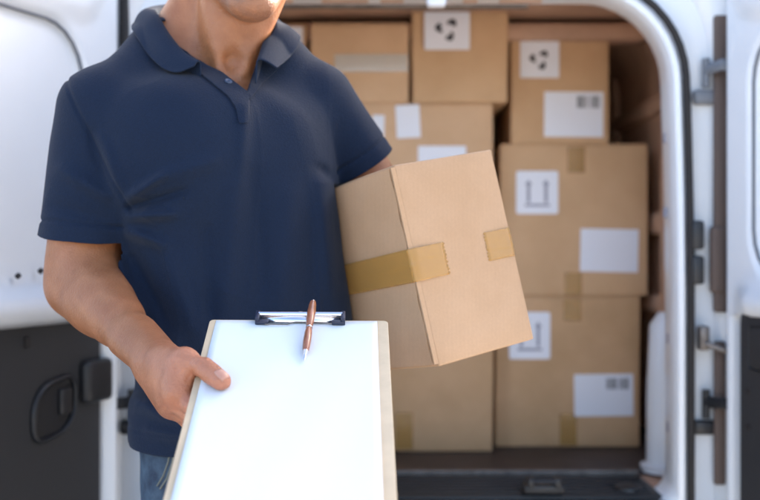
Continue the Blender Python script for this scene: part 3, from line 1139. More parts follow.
# --- skeleton (metres, world)
YT = 1.62                                   # torso distance
yaw = math.radians(17)
LAT = np.array([math.cos(yaw), math.sin(yaw), 0]); FWD = np.array([math.sin(yaw), -math.cos(yaw), 0])
S_R = at(96, 110, 1.565); E_R = at(79, 284, 1.555)
S_L = at(320, 98, 1.665); E_L = at(404, 236, 1.735)
W_R = BD(-.058, .056, -.030)
NB = at(222, 42, 1.635)                     # base of the neck
HC = at(247, 15, 1.490) + np.array([-.010, .082, .124])   # head centre
hy = math.radians(13)
HR = np.stack([[math.cos(hy), math.sin(hy), 0], [-math.sin(hy), math.cos(hy), 0], [0, 0, 1.0]], 1) @ np.array(
    [[1, 0, 0], [0, math.cos(.06), -math.sin(.06)], [0, math.sin(.06), math.cos(.06)]])
HR = HR @ np.diag([1, -1, 1.0])             # head frame: x right, y forward (towards the viewer), z up

TZ = np.array([.74, .80, .88, .96, 1.05, 1.14, 1.22, 1.29, 1.345, 1.40])
TA = np.array([.176, .176, .172, .168, .167, .172, .179, .182, .172, .120])
TB = np.array([.120, .119, .116, .112, .112, .117, .124, .124, .112, .080])
TXC = np.array([-.190, -.193, -.198, -.204, -.213, -.227, -.239, -.247, -.250, -.250])


zd = np.linspace(.70, 1.46, 153)
kern = np.exp(-(np.arange(-14, 15) / 6.0) ** 2); kern /= kern.sum()
smooth_table = lambda t: np.convolve(np.pad(np.interp(zd, TZ, t), 14, mode='edge'), kern, 'valid')
TA, TB, TXC = smooth_table(TA), smooth_table(TB), smooth_table(TXC)
TZ = zd


def torso(p):
    z = p[:, 2]
    a = np.interp(z, TZ, TA); b = np.interp(z, TZ, TB); cx = np.interp(z, TZ, TXC)
    q = p - np.stack([cx, np.full_like(cx, YT), z], 1)
    x = q @ LAT; y = q @ FWD
    n_ = 2.35
    rho = (np.abs(x / a) ** n_ + np.abs(y / b) ** n_ + 1e-12) ** (1 / n_)
    d = (rho - 1) * b * 1.05
    d = smax(d, z - 1.395, .09)
    for s in (-1,):                         # chest
        c_ = np.array([-.243, YT, 1.262]) + LAT * s * .078 + FWD * .070
        d = smin(d, ell(p, c_, (.090, .046, .080)), .07)
    return d


def girdle(p):
    d = cap(p, S_R + [.012, 0, 0], at(166, 55, 1.635), .050, .052)
    d = smin(d, cap(p, S_L - [.008, 0, 0], at(268, 60, 1.65), .050, .050), .03)
    d = smin(d, cap(p, at(166, 58, 1.635), at(268, 62, 1.65), .052, .050), .03)
    return d


def trunk(p): return smin(torso(p), girdle(p), .055)


def box_local(p): return (p - A_) @ R


# --- right hand on the clipboard (board coordinates u, v, n)
HAND_R = []


def hb_(a, b, ra, rb, k=.008): HAND_R.append((BD(*a), BD(*b), ra, rb, k))


wr = (-.058, .056, -.030)
mcp = [(-.024, .138, -.022), (-.031, .128, -.038), (-.035, .117, -.052), (-.037, .105, -.065)]
hb_((-.055, .062, -.026), mcp[0], .0195, .0155, .02)
hb_((-.060, .062, -.034), mcp[1], .0190, .0150, .02)
hb_((-.063, .060, -.042), mcp[2], .0175, .0140, .02)
hb_((-.064, .056, -.046), mcp[3], .0160, .0130, .02)
# thenar mass and thumb
cmc = (-.046, .082, -.013); tm = (-.014, .118, .010); ti = (.012, .142, .0155); tt = (.034, .163, .0105)
hb_(cmc, tm, .0200, .0150, .022)
hb_((-.036, .100, -.016), (-.022, .128, -.010), .0165, .0140, .02)
hb_(tm, ti, .0132, .0110, .010)
hb_(ti, tt, .0108, .0092, .006)
hb_((.022, .152, .0125), tt, .0112, .0096, .008)
# web between thumb and index
hb_((-.018, .122, .000), (-.018, .150, -.016), .0095, .0110, .02)
# fingers curling under the board
pip = [(-.001, .164, -.0240), (-.003, .156, -.0415), (-.008, .143, -.057), (-.016, .126, -.069)]
dip = [(.029, .170, -.0150), (.029, .158, -.020), (.020, .143, -.0245), (.010, .126, -.032)]
tip = [(.047, .164, -.0130), (.050, .149, -.0130), (.044, .132, -.0130), (.032, .117, -.0135)]
fr_ = [(.0128, .0110, .0098, .0088), (.0128, .0112, .0100, .0090), (.0122, .0106, .0096, .0086), (.0108, .0094, .0086, .0078)]
FING = []
for i in range(4):
    FING.append([(BD(*mcp[i]), BD(*pip[i]), fr_[i][0], fr_[i][1]), (BD(*pip[i]), BD(*dip[i]), fr_[i][1], fr_[i][2]), (BD(*dip[i]), BD(*tip[i]), fr_[i][2], fr_[i][3])])


def right_hand(p):
    d = None
    for a, b, ra, rb, k in HAND_R:
        c_ = cap(p, a, b, ra, rb)
        d = c_ if d is None else smin(d, c_, k)
    for fg in FING:
        e_ = None
        for a, b, ra, rb in fg:
            c_ = cap(p, a, b, ra, rb)
            e_ = c_ if e_ is None else smin(e_, c_, .003)
        d = smin(d, e_, .0045)
    # creases: thumb joint, web
    q = p - T0
    u, v, n_ = q @ bu, q @ bv, q @ bn
    cr_ = np.exp(-((u - .001) * .58 + (v - .131) * .40) ** 2 / .0018 ** 2) * (n_ > .008)
    cr2 = np.exp(-((u + .012) * .8 - (n_ + .004) * .6) ** 2 / .0022 ** 2) * np.exp(-((v - .138) / .014) ** 2)
    cr3 = np.exp(-((u + .020) * .9 - (v - .140) * .4) ** 2 / .002 ** 2) * np.exp(-((v - .138) / .012) ** 2)
    return d + .0009 * cr_ + .0012 * cr2 + .0010 * cr3


def right_arm(p):
    d = cap(p, S_R, E_R, .052, .0435)
    ax_ = E_R - S_R
    d = smin(d, cap(p, S_R + ax_ * .35 + [0, -.012, 0], S_R + ax_ * .75 + [0, -.010, 0], .044, .038), .03)    # biceps
    fd = W_R - E_R
    d = smin(d, cap(p, E_R + [.006, 0, -.002], E_R + fd * .33, .0395, .0400), .045)
    d = smin(d, cap(p, E_R + [.006, 0, .03], E_R + fd * .2 + [0, 0, -.002], .038, .038), .03)
    d = smin(d, cap(p, E_R + fd * .30, W_R, .0395, .0225), .02)
    d = smin(d, cap(p, E_R + fd * .12 + [.010, -.012, .016], E_R + fd * .5 + [0, 0, .006], .030, .027), .03)  # forearm muscle
    side = np.cross(fd, bn); side /= np.linalg.norm(side)
    for s in (-1, 1):
        d = smin(d, cap(p, E_R + fd * .72 + side * s * .012, W_R + side * s * .011, .0205, .0175), .015)
    # tendons at the wrist
    for q0, q1, r_ in ((.62, 1.0, .0065),):
        vs = side * .011 + bn * .011
        d = smin(d, cap(p, E_R + fd * q0 + vs * 1.25, W_R + vs * 1.1, r_, r_ * .8), .008)
    tn = cap(p, E_R + fd * .70 + bn * .018, W_R + bn * .013, .008, .007)
    d = smin(d, tn, .012)
    return d


# --- left arm round the far side of the carried box
hp = lambda x, y, z: BX(x, y, z)
W_L = hp(w_ + .030, .185, -.150)


def left_arm(p):
    d = cap(p, S_L, E_L, .044, .0425)
    fd = W_L - E_L
    d = smin(d, cap(p, E_L, E_L + fd * .4, .041, .040), .025)
    d = smin(d, cap(p, E_L + fd * .35, W_L, .038, .024), .02)
    d = smin(d, cap(p, W_L, hp(w_ + .020, .140, -.185), .022, .020), .02)
    d = smin(d, cap(p, W_L, hp(w_ + .019, .120, -.165), .020, .016), .02)
    for i, (y, z, l) in enumerate(((.112, -.165, 1.0), (.117, -.185, 1.06), (.127, -.204, 1.0), (.140, -.220, .8))):
        a = hp(w_ + .017, y, z)
        b = hp(w_ + .015, y - .036 * l, z - .012)
        c_ = hp(w_ + .0115, y - .058 * l, z - .018)
        e_ = smin(cap(p, a, b, .0105, .0092), cap(p, b, c_, .0092, .0078), .004)
        d = smin(d, e_, .005)
    th = smin(cap(p, hp(w_ + .019, .160, -.150), hp(w_ + .016, .125, -.128), .015, .011), cap(p, hp(w_ + .016, .125, -.128), hp(w_ + .0125, .097, -.118), .011, .0085), .006)
    return smin(d, th, .012)


def head(p):
    q = (p - HC) @ HR
    d = ell(q, (0, -.014, .035), (.077, .098, .086))
    d = smin(d, ell(q, (0, .030, -.030), (.053, .062, .083)), .03)
    d = smin(d, cap(q, (0, .066, -.098), (0, .062, -.094), .0225), .03)
    for s in (-1, 1):
        d = smin(d, cap(q, (s * .014, .066, -.097), (s * .044, .000, -.056), .0180, .015), .022)
        d = smin(d, ell(q, (s * .042, .058, -.020), (.024, .022, .022)), .02)
        d = smin(d, cap(q, (s * .012, .088, .030), (s * .044, .072, .030), .012, .010), .015)
        d = smax(d, -ell(q, (s * .032, .098, .010), (.020, .018, .013)), .012)
        d = smin(d, ell(q, (s * .032, .074, .010), (.0165, .0155, .0125)), .004)
        e_ = ell(q, (s * .080, -.008, .000), (.008, .019, .032))
        e_ = smax(e_, -ell(q, (s * .088, -.004, .002), (.007, .010, .018)), .004)
        d = smin(d, e_, .010)
        d = smin(d, ell(q, (s * .013, .097, -.034), (.009, .011, .009)), .008)
    d = smin(d, cap(q, (0, .086, .022), (0, .108, -.022), .009, .0105), .014)
    d = smin(d, cap(q, (0, .108, -.024), (0, .106, -.028), .0125), .008)
    d = smin(d, ell(q, (0, .076, -.066), (.034, .022, .024)), .015)
    d = smin(d, ell(q, (0, .0945, -.0585), (.023, .0085, .0060)), .005)
    d = smin(d, ell(q, (0, .0930, -.0720), (.020, .0090, .0070)), .005)
    d = smax(d, -cap(q, (-.022, .098, -.0650), (.022, .098, -.0650), .0022), .003)
    d = smin(d, ell(q, (0, .081, -.0985), (.019, .014, .0145)), .014)
    # neck
    return d


def neck(p):
    top = HC + HR @ np.array([0, -.022, -.055])
    d = cap(p, NB + [0, .012, -.04], top, .0565, .0525)
    d = smin(d, cap(p, at(213, -28, 1.645), at(176, 44, 1.645), .034, .046), .03)
    d = smin(d, cap(p, at(236, 0, 1.66), at(249, 50, 1.665), .040, .042), .03)
    notch = NB + FWD * .058 + np.array([.006, 0, -.050])
    for s in (-1, 1):
        d = smin(d, cap(p, HC + HR @ np.array([s * .060, -.020, -.045]), notch + LAT * s * .014, .010, .009), .03)
    d = smin(d, cap(p, NB + FWD * .052 + [.006, 0, .02], NB + FWD * .056 + [.006, 0, .000], .012, .010), .018)
    return smax(d, -ell(p, notch + FWD * .012 + [0, 0, .006], (.012, .012, .012)), .02)


HIPX = -.186
LEG = {}
for s in (-1, 1):
    hip = np.array([HIPX, YT, .86]) + LAT * s * .088
    knee = np.array([HIPX + s * .095, YT - .02 + .02 * s, .47]) + LAT * s * .01
    ank = np.array([HIPX + s * .105, YT + .03 + .03 * s, .085]) + LAT * s * .01
    LEG[s] = (hip, knee, ank)


def legs(p, off=0.0):
    d = ell(p, (HIPX, YT + .005, .87), (.168, .112, .12)) - off
    for s in (-1, 1):
        h0, k0, a0 = LEG[s]
        d = smin(d, cap(p, h0 + [0, 0, -.03], k0, .083 + off, .056 + off), .04)
        d = smin(d, cap(p, k0, a0, .054 + off, .038 + off * 1.6), .03)
        d = smin(d, cap(p, k0 + [0, .018, -.08], k0 + [0, .02, -.18], .046 + off, .042 + off), .03)
    return d


def feet(p):
    d = None
    for s in (-1, 1):
        a0 = LEG[s][2]
        t_ = a0 + FWD * .15 + np.array([s * .02, 0, -.052])
        c_ = smin(cap(p, a0 + [0, 0, -.03], t_, .036, .027), cap(p, a0 + [0, .03, -.045], a0 + [0, 0, .02], .032, .036), .03)
        d = c_ if d is None else np.minimum(d, c_)
    return d


def local(fn, c0, r0):
    """evaluate fn only near its own part of space"""
    c0 = np.asarray(c0, float)
    def w(p):
        bd = np.sqrt(((p - c0) ** 2).sum(1)) - r0
        out = bd + .05
        m_ = bd < .06
        if m_.any(): out[m_] = fn(p[m_])
        return out
    return w


l_rh = local(right_hand, BD(-.015, .125, -.025), .115)
l_ra = local(right_arm, (S_R + W_R) / 2, .36)
l_la = local(left_arm, (S_L + W_L) / 2 + [.03, 0, -.05], .34)
l_hd = local(head, HC, .17)
l_nk = local(neck, NB + [0, 0, .02], .26)
l_lg = local(legs, (HIPX, YT, .47), .62)
l_ft = local(feet, (HIPX, YT - .05, .06), .34)


def body_sdf(p):
    d = smax(trunk(p) + .012, .84 - p[:, 2], .02)
    d = smin(d, l_nk(p), .018)
    d = smin(d, l_hd(p), .016)
    d = smin(d, l_ra(p), .03)
    d = smin(d, l_la(p), .03)
    d = smin(d, l_lg(p) + .004, .03)
    d = smin(d, l_rh(p), .014)
    d = smin(d, l_ft(p), .02)
    # skin gives way to what it grips: board and box
    q = p - T0
    bb = np.maximum(np.maximum(-(q @ bu), q @ bu - BW), np.maximum(np.maximum(-(q @ bv), q @ bv - BL), np.maximum(-.0045 - q @ bn, q @ bn - .0035)))
    d = np.maximum(d, -bb)
    b_ = box_local(p)
    bx = np.maximum(np.maximum(-b_[:, 0] - .012, b_[:, 0] - w_ - .003), np.maximum(np.maximum(-b_[:, 1], b_[:, 1] - d_ - .002), np.maximum(b_[:, 2], -b_[:, 2] - h_)))
    return np.maximum(d, -bx)


V, Q = surface(body_sdf, (-.56, 1.08, .0), (.26, 1.90, 1.76), .0028)
BASE = np.array([HIPX, YT, 0.0])
person = obj('person', V, Q, 'white_paint', None, smooth=True, origin=BASE)
tag(person, 'man in navy polo shirt and jeans holding out a clipboard, box under one arm', 'person')

# skin with freckling, redder knuckles and joints, faint stubble on jaw and chin (pigment that stays put)
sk_m = mat('skin', (0.43, 0.215, 0.125), rough=0.42, bump=0.6, bscale=300, sss=0.12, spec=0.42)
nt = sk_m.node_tree
bsdf = nt.nodes['Principled BSDF']
va = nt.nodes.new('ShaderNodeVertexColor'); va.layer_name = 'pigment'
tc = [n for n in nt.nodes if n.type == 'TEX_COORD'][0]
nz = nt.nodes.new('ShaderNodeTexNoise'); nz.inputs['Scale'].default_value = 38; nz.inputs['Detail'].default_value = 7
nt.links.new(tc.outputs['Object'], nz.inputs['Vector'])
rp = nt.nodes.new('ShaderNodeValToRGB')
rp.color_ramp.elements[0].color = (.74, .66, .60, 1); rp.color_ramp.elements[0].position = .3
rp.color_ramp.elements[1].color = (1.06, 1.06, 1.06, 1); rp.color_ramp.elements[1].position = .7
nt.links.new(nz.outputs[0], rp.inputs[0])
mx = nt.nodes.new('ShaderNodeMixRGB'); mx.blend_type = 'MULTIPLY'; mx.inputs[0].default_value = .8
nt.links.new(va.outputs[0], mx.inputs[1]); nt.links.new(rp.outputs[0], mx.inputs[2])
nt.links.new(mx.outputs[0], bsdf.inputs['Base Color'])
person.data.materials.clear(); person.data.materials.append(sk_m)
col = np.tile(np.array([.355, .148, .066]), (len(V), 1))


def blend(c_, wgt):
    global col
    wgt = np.clip(wgt, 0, 1)[:, None]; col = col * (1 - wgt) + np.array(c_) * wgt


fore = np.exp(-(cap(V, E_R + (W_R - E_R) * .15, W_R, .0) / .06) ** 2)
blend((.275, .108, .048), fore * .8)
hand_w = np.exp(-(np.linalg.norm(V - BD(-.02, .12, -.02), axis=1) / .085) ** 4)
blend((.40, .163, .085), hand_w * .9)
for c_ in [BD(*x) for x in (tm, ti, mcp[0], pip[0])]:
    blend((.50, .20, .125), .6 * np.exp(-(np.linalg.norm(V - c_, axis=1) / .018) ** 2))
blend((.50, .20, .13), .8 * np.exp(-(np.linalg.norm(V - BD(*tt), axis=1) / .015) ** 2))
hq = (V - HC) @ HR
stub = np.clip((-.045 - hq[:, 2]) / .03, 0, 1) * np.clip((hq[:, 1] - .0) / .03, 0, 1) * (hq[:, 2] > -.16)
blend((.215, .115, .078), stub * .8 * (.7 + .3 * noise3(V, 3, 300)))
lip = np.exp(-((hq[:, 2] + .066) / .013) ** 2 - (hq[:, 0] / .024) ** 2) * (hq[:, 1] > .085)
blend((.42, .15, .11), lip * .8)
ca = person.data.color_attributes.new('pigment', 'FLOAT_COLOR', 'POINT')
ca.data.foreach_set('color', np.hstack([col, np.ones((len(col), 1))]).astype(np.float32).ravel())

# thumb nail
nd = BD(*tt) - BD(*ti); nd /= np.linalg.norm(nd)
nside = np.cross(bn, nd); nside /= np.linalg.norm(nside)
nup = np.cross(nd, nside); nup /= np.linalg.norm(nup)
if nup @ bn < 0: nup = -nup
na, nb2 = 9, 9
VV = []
c0 = BD(*tt) + nd * .0005
for i in range(na):
    for j in range(nb2):
        s = -1 + 2 * i / (na - 1); t = -1 + 2 * j / (nb2 - 1)
        k = math.sqrt(max(0, 1 - .30 * t * t)) if t > 0 else 1 - .12 * t * t
        x = s * .0066 * k; y = t * .0074
        VV.append(c0 + nside * x + nd * y + nup * .02)
VV = np.array(VV)
tlo = np.zeros(len(VV)); thi = np.full(len(VV), .03)
for it in range(30):
    mid = (tlo + thi) / 2
    ins = body_sdf(VV - nup * mid[:, None]) > .0004
    tlo = np.where(ins, mid, tlo); thi = np.where(ins, thi, mid)
VV = VV - nup * tlo[:, None]
idx = np.arange(na * nb2).reshape(na, nb2)
F = np.stack([idx[:-1, :-1], idx[1:, :-1], idx[1:, 1:], idx[:-1, 1:]], -1).reshape(-1, 4)
o = obj('thumb_nail', VV, F, 'nail', person, smooth=True)
md = o.modifiers.new('thickness', 'SOLIDIFY'); md.thickness = .0007; md.offset = 0

# eyes and hair (above the picture)
for s in (-1, 1):
    c0 = HC + HR @ np.array([s * .032, .0785, .010])
    m = MB(); m.lathe(c0 + HR @ np.array([0, -.012, 0]), HR @ np.array([0, 1, 0]), [(.012 - .012 * math.cos(t), .012 * math.sin(t)) for t in np.linspace(.01, 3.13, 14)], 20)
    ey = m.build('eye', 'eye_white', person, smooth=60)
    m = MB(); m.lathe(c0 + HR @ np.array([0, .0102, 0]), HR @ np.array([0, 1, 0]), [(0, .0056), (.0012, .0050), (.0022, .001)], 18)
    m.build('iris', 'iris', ey, smooth=60)


def hair_sdf(p):
    q = (p - HC) @ HR
    d = ell(q, (0, -.020, .045), (.084, .102, .090)) + .002 * noise3(q, 5, 90) + .0015 * noise3(q, 6, 220)
    front = (q[:, 1] - .055) * .8 - (q[:, 2] - .075) * .6
    side_ = -.012 - q[:, 2] - np.clip(-q[:, 1] - .02, 0, .1) * .6 + np.clip(q[:, 1], 0, 1) * .9
    d = smax(d, front, .012)
    return smax(d, side_, .012)


Vh, Qh = surface(hair_sdf, HC - .16, HC + .17, .0035)
obj('hair', Vh, Qh, 'hair', person, smooth=True)

# --- polo shirt
FOLDS = [  # (x0, y0, x1, y1) in photo pixels at the shirt front, half width m, height m
    (131, 196, 168, 172, .0075, .0042), (130, 208, 190, 188, .0070, -.0030), (132, 216, 178, 214, .0080, .0038), (130, 232, 168, 246, .0085, .0034),
    (168, 176, 222, 158, .012, .0026), (118, 262, 142, 318, .010, .0034), (136, 258, 172, 330, .011, -.0026), (166, 250, 196, 338, .013, .0028),
    (236, 190, 226, 318, .017, .0034), (254, 176, 262, 300, .014, -.0022), (290, 200, 284, 320, .020, .0028), (322, 186, 330, 300, .012, .0030),
    (205, 230, 212, 330, .012, -.0022), (246, 108, 240, 190, .010, .0016), (338, 120, 343, 172, .007, .0030), (318, 168, 342, 182, .008, -.0018),
    (140, 404, 196, 430, .012, .0042), (138, 388, 180, 394, .012, -.0034), (150, 430, 220, 446, .010, .0036), (138, 352, 168, 340, .014, .0036), (144, 372, 176, 384, .010, .0030),
    (62, 170, 112, 200, .011, .0026), (56, 206, 110, 222, .010, -.0016), (100, 140, 122, 196, .010, .0024), (88, 130, 108, 178, .009, -.0016),
]
FS = []
for x0, y0, x1, y1, wd, am in FOLDS:
    Yf = 1.50
    a, b = at(x0, y0, Yf), at(x1, y1, Yf)
    FS.append((np.array([a[0], a[2]]), np.array([b[0], b[2]]), wd, am))
CUFF_R = S_R + (E_R - S_R) * ((110 - 241.5) / (110 - 284.0))
axR = (E_R - S_R) / np.linalg.norm(E_R - S_R)
axL = (E_L - S_L) / np.linalg.norm(E_L - S_L)
CUFF_L = S_L + axL * .128


def sleeves(p):
    a = cap(p, S_R + [.004, 0, 0], CUFF_R + axR * .04, .0610, .0655)
    b = cap(p, S_L - [.002, 0, 0], CUFF_L + axL * .05, .0540, .0600)
    return a, b


def shirt_sdf(p):
    d = trunk(p)
    a, b = sleeves(p)
    d = smin(d, a, .022)
    d = smin(d, b, .018)
    d = smin(d, legs(p, .0145), .03)
    # drape: slow waves, stronger low down
    low = np.clip((1.22 - p[:, 2]) / .35, 0, 1)
    d = d - (.0020 + .0036 * low) * noise3(p * [1, 1, .33], 21, 34) - .0009 * noise3(p, 22, 75)
    nn2 = noise3(p * [1, 1, .5], 23, 40) * 1.6
    d = d - .0024 * np.clip(1 - np.abs(nn2), 0, 1) ** 6 * (.25 + .75 * np.clip((1.25 - p[:, 2]) / .2, 0, 1))
    fr2 = np.clip((YT - p[:, 1]) / .04, 0, 1)
    P2 = p[:, [0, 2]] * (1.50 / np.maximum(p[:, 1], 1.2))[:, None] + np.array([0, CAMZ * 1.0]) * (1 - 1.50 / np.maximum(p[:, 1], 1.2))[:, None]
    for s0, s1, wd, am in FS:
        ab = s1 - s0
        t = np.clip(((P2 - s0) @ ab) / (ab @ ab), 0, 1)
        dd = ((P2 - s0 - t[:, None] * ab) ** 2).sum(1)
        d = d - 3.0 * am * np.exp(-dd / wd ** 2) * (1 - (2 * np.abs(t - .45)) ** 3 * .6) * fr2
    # seams: armholes, sleeve hems, bottom hem
    for o_, nn, near in (((at(66, 84, 1.53) + at(129, 206, 1.50)) / 2, None, S_R),):
        a0, a1 = at(68, 84, 1.53), at(130, 206, 1.50)
        nn = np.array([a1[2] - a0[2], 0, -(a1[0] - a0[0])]); nn /= np.linalg.norm(nn)
        dist = (p - a0) @ nn + .10 * ((p[:, 2] - 1.27) ** 2 - .008)
        d = d + .0024 * np.exp(-(dist / .0034) ** 2) * (p[:, 2] > 1.17) * (p[:, 0] < -.33)
    b_ = (p - A_) @ R                       # the cloth gives way to the box pressed against it
    bx = np.maximum(np.maximum(-b_[:, 0] - .0065, b_[:, 0] - w_ - .003), np.maximum(np.maximum(-b_[:, 1], b_[:, 1] - d_), np.maximum(b_[:, 2], -b_[:, 2] - h_)))
    d = smax(d, .0015 - bx, .006)
    tR = (p - CUFF_R) @ axR; tL = (p - CUFF_L) @ axL
    d = d + .0022 * np.exp(-((tR + .024) / .0028) ** 2) * (a < .02) + .0022 * np.exp(-((tL + .024) / .0028) ** 2) * (b < .02)
    d = d + .0014 * np.exp(-((p[:, 2] - HEM - .026) / .003) ** 2) * (p[:, 2] < .9)
    return d


HEM = at(0, 449, 1.53)[2]
Vs, Qs = surface(shirt_sdf, (-.545, 1.36, HEM - .04), (.06, 1.84, 1.50), .0027)
tR = (Vs - CUFF_R) @ axR; tL = (Vs - CUFF_L) @ axL
aR, aL = sleeves(Vs)
dT = trunk(Vs)
gR = np.where((aR < .012) & (dT > aR - .004) & (Vs[:, 0] < -.33), tR - .004 * np.sin(Vs[:, 1] * 60), -1)
gL = np.where((aL < .014) & (dT > aL - .004) & (Vs[:, 0] > -.12), tL, -1)
gH = (HEM + .006 * np.sin((Vs @ LAT) * 26 + 1.0)) - Vs[:, 2]
qn = Vs - (NB + [0, .006, 0])
ax_, ay_ = qn @ LAT, qn @ FWD
gN = np.where(Vs[:, 2] > 1.34, 1 - np.sqrt((ax_ / .091) ** 2 + (ay_ / .066) ** 2), -1) * .066
tri = [at(197, 58, 1.535), at(247, 91, 1.505), at(262, 46, 1.56)]
tri = [np.array([t[0] * 1.52 / t[1], CAMZ + (t[2] - CAMZ) * 1.52 / t[1]]) for t in tri]
P2 = np.stack([Vs[:, 0] * 1.52 / Vs[:, 1], CAMZ + (Vs[:, 2] - CAMZ) * 1.52 / Vs[:, 1]], 1)


def half(p0, p1):
    t = p1 - p0; t = t / np.linalg.norm(t)
    return (P2 - p0) @ np.array([-t[1], t[0]])


gV = np.minimum(half(tri[0], tri[1]), half(tri[1], tri[2]))
gV = np.where((Vs[:, 1] < YT - .02) & (Vs[:, 2] > 1.30), gV, -1)
gg_ = np.maximum.reduce([gR, gL, gH, gN, gV])
Vc, Tc = clip_mesh(Vs, Qs, gg_)
shirt = obj('polo_shirt', Vc, Tc, 'navy_knit', person, smooth=True)
md = shirt.modifiers.new('thickness', 'SOLIDIFY'); md.thickness = .0022; md.offset = -1


def push_out(V_, f, dist, it=4):
    V_ = V_.copy()
    for _ in range(it):
        d0 = f(V_); e = .0015
        G = np.stack([f(V_ + np.eye(3)[i] * e) - d0 for i in range(3)], 1) / e
        G /= np.linalg.norm(G, axis=1, keepdims=True) + 1e-9
        V_ += np.clip(dist - d0, 0, .02)[:, None] * G
    return V_


def catmull(K, n):
    K = np.asarray(K, float); m_ = len(K)
    out = []
    for i in range(m_ - 1):
        p0, p1, p2, p3 = K[max(i - 1, 0)], K[i], K[i + 1], K[min(i + 2, m_ - 1)]
        for t in np.linspace(0, 1, n, endpoint=False):
            out.append(.5 * (2 * p1 + (p2 - p0) * t + (2 * p0 - 5 * p1 + 4 * p2 - p3) * t * t + (3 * p1 - p0 - 3 * p2 + p3) * t ** 3))
    out.append(K[-1])
    return np.array(out)


fold_k = [(200, 61, 1.520), (184, 51, 1.535), (169, 34, 1.562), (157, 15, 1.600), (154, 7, 1.650), (180, 2, 1.700), (213, 0, 1.720), (246, 4, 1.712), (264, 13, 1.675), (267, 27, 1.620), (265, 40, 1.580), (258, 59, 1.535)]
leaf_k = [(194, 66, 1.512), (172, 73, 1.520), (151, 58, 1.545), (137, 37, 1.585), (134, 24, 1.650), (172, 26, 1.730), (213, 28, 1.755), (256, 28, 1.735), (288, 33, 1.690), (295, 46, 1.630), (290, 57, 1.590), (277, 68, 1.540)]
FK = catmull([at(*k) for k in fold_k], 10); LK = catmull([at(*k) for k in leaf_k], 10)
nC = NB + np.array([.0, .0, 0])
rows = []
for i in range(len(FK)):
    Fp, Lp = FK[i], LK[i]
    inw = nC - Fp; inw[2] = 0; inw /= np.linalg.norm(inw) + 1e-9
    prof = []
    for t in np.linspace(0, 1, 7):      # stand, from bottom up to the fold
        prof.append(Fp + inw * (.004 + .004 * (1 - t)) + np.array([0, 0, -.034 * (1 - t) - .002]))
    for t in np.linspace(.08, 1, 13):   # leaf, rolling over and lying on the shoulder
        pp = Fp * (1 - t) + Lp * t
        roll = .0072 * math.sin(min(1, t * 1.15) * math.pi) * min(1, .25 + min(i, len(FK) - 1 - i) / 26)
        prof.append(pp - inw * roll * .55 + np.array([0, 0, roll * .8]))
    rows.append(prof)
rows = np.array(rows)
nr, nc_ = rows.shape[:2]
flat = rows.reshape(-1, 3)
isleaf = np.tile(np.arange(nc_) >= 8, nr)
pushed = flat.copy()
pushed[isleaf] = push_out(flat[isleaf], shirt_sdf, .0042)
outer = np.tile(np.arange(nc_) >= 5, nr)     # the stand may sink against the neck, the fold and leaf may not
pushed[outer] = push_out(pushed[outer], body_sdf, .0020, 3)
idx = np.arange(nr * nc_).reshape(nr, nc_)
F = np.stack([idx[:-1, :-1], idx[1:, :-1], idx[1:, 1:], idx[:-1, 1:]], -1).reshape(-1, 4)
collar = obj('collar', pushed, F, 'navy_collar', shirt, smooth=True)
fix_normals(collar)
md = collar.modifiers.new('thickness', 'SOLIDIFY'); md.thickness = .0026; md.offset = 0
md = collar.modifiers.new('sub', 'SUBSURF'); md.levels = 1; md.render_levels = 1


def patch(poly, name, material, off, parent, thick=.0018, n=46):
    """cloth patch lying on the shirt: polygon in photo pixels, dropped onto the surface"""
    poly = np.array(poly, float)
    lo, hi = poly.min(0), poly.max(0)
    gx = np.linspace(lo[0], hi[0], n); gy = np.linspace(lo[1], hi[1], n)
    X, Y = np.meshgrid(gx, gy, indexing='ij')
    g_ = np.full(X.shape, 1e9)
    # signed distance to the polygon
    ins = np.zeros(X.shape, bool); dm = np.full(X.shape, 1e9)
    m_ = len(poly)
    for i in range(m_):
        a, b = poly[i], poly[(i + 1) % m_]
        ab = b - a
        t = np.clip(((X - a[0]) * ab[0] + (Y - a[1]) * ab[1]) / (ab @ ab), 0, 1)
        dm = np.minimum(dm, np.hypot(X - a[0] - t * ab[0], Y - a[1] - t * ab[1]))
        cnd = (a[1] > Y) != (b[1] > Y)
        with np.errstate(divide='ignore', invalid='ignore'):
            xc = a[0] + (Y - a[1]) / (b[1] - a[1] + 1e-12) * ab[0]
        ins ^= cnd & (X < xc)
    sd = np.where(ins, -dm, dm).ravel()
    px, py = X.ravel(), Y.ravel()
    ray = np.stack([(px - 380) * PX, np.ones_like(px), -(py - 250) * PX], 1)
    t = np.full(len(px), 1.40)
    o_ = np.array([0, 0, CAMZ])
    for _ in range(60):
        d = shirt_sdf(o_ + ray * t[:, None]) - off
        t = t + np.clip(d * .8, -.01, .02)
    V_ = o_ + ray * np.minimum(t, 1.75)[:, None]
    idx = np.arange(n * n).reshape(n, n)
    F_ = np.stack([idx[:-1, :-1], idx[1:, :-1], idx[1:, 1:], idx[:-1, 1:]], -1).reshape(-1, 4)
    V2, T2 = clip_mesh(V_, F_, sd)
    o = obj(name, V2, T2, material, parent, smooth=True)
    fix_normals(o)
    md = o.modifiers.new('thickness', 'SOLIDIFY'); md.thickness = thick; md.offset = 0
    return o


patch([(196, 60), (222, 72), (248, 92), (249.5, 102), (248.5, 121), (247, 123), (239, 123), (236, 108), (228, 96), (206, 78), (194, 68)], 'placket', 'navy_knit', .0020, shirt, .0014)
patch([(263, 46), (268, 58), (281, 66), (262, 84), (249.5, 100), (247.5, 92)], 'placket', 'navy_knit', .0012, shirt, .0012)
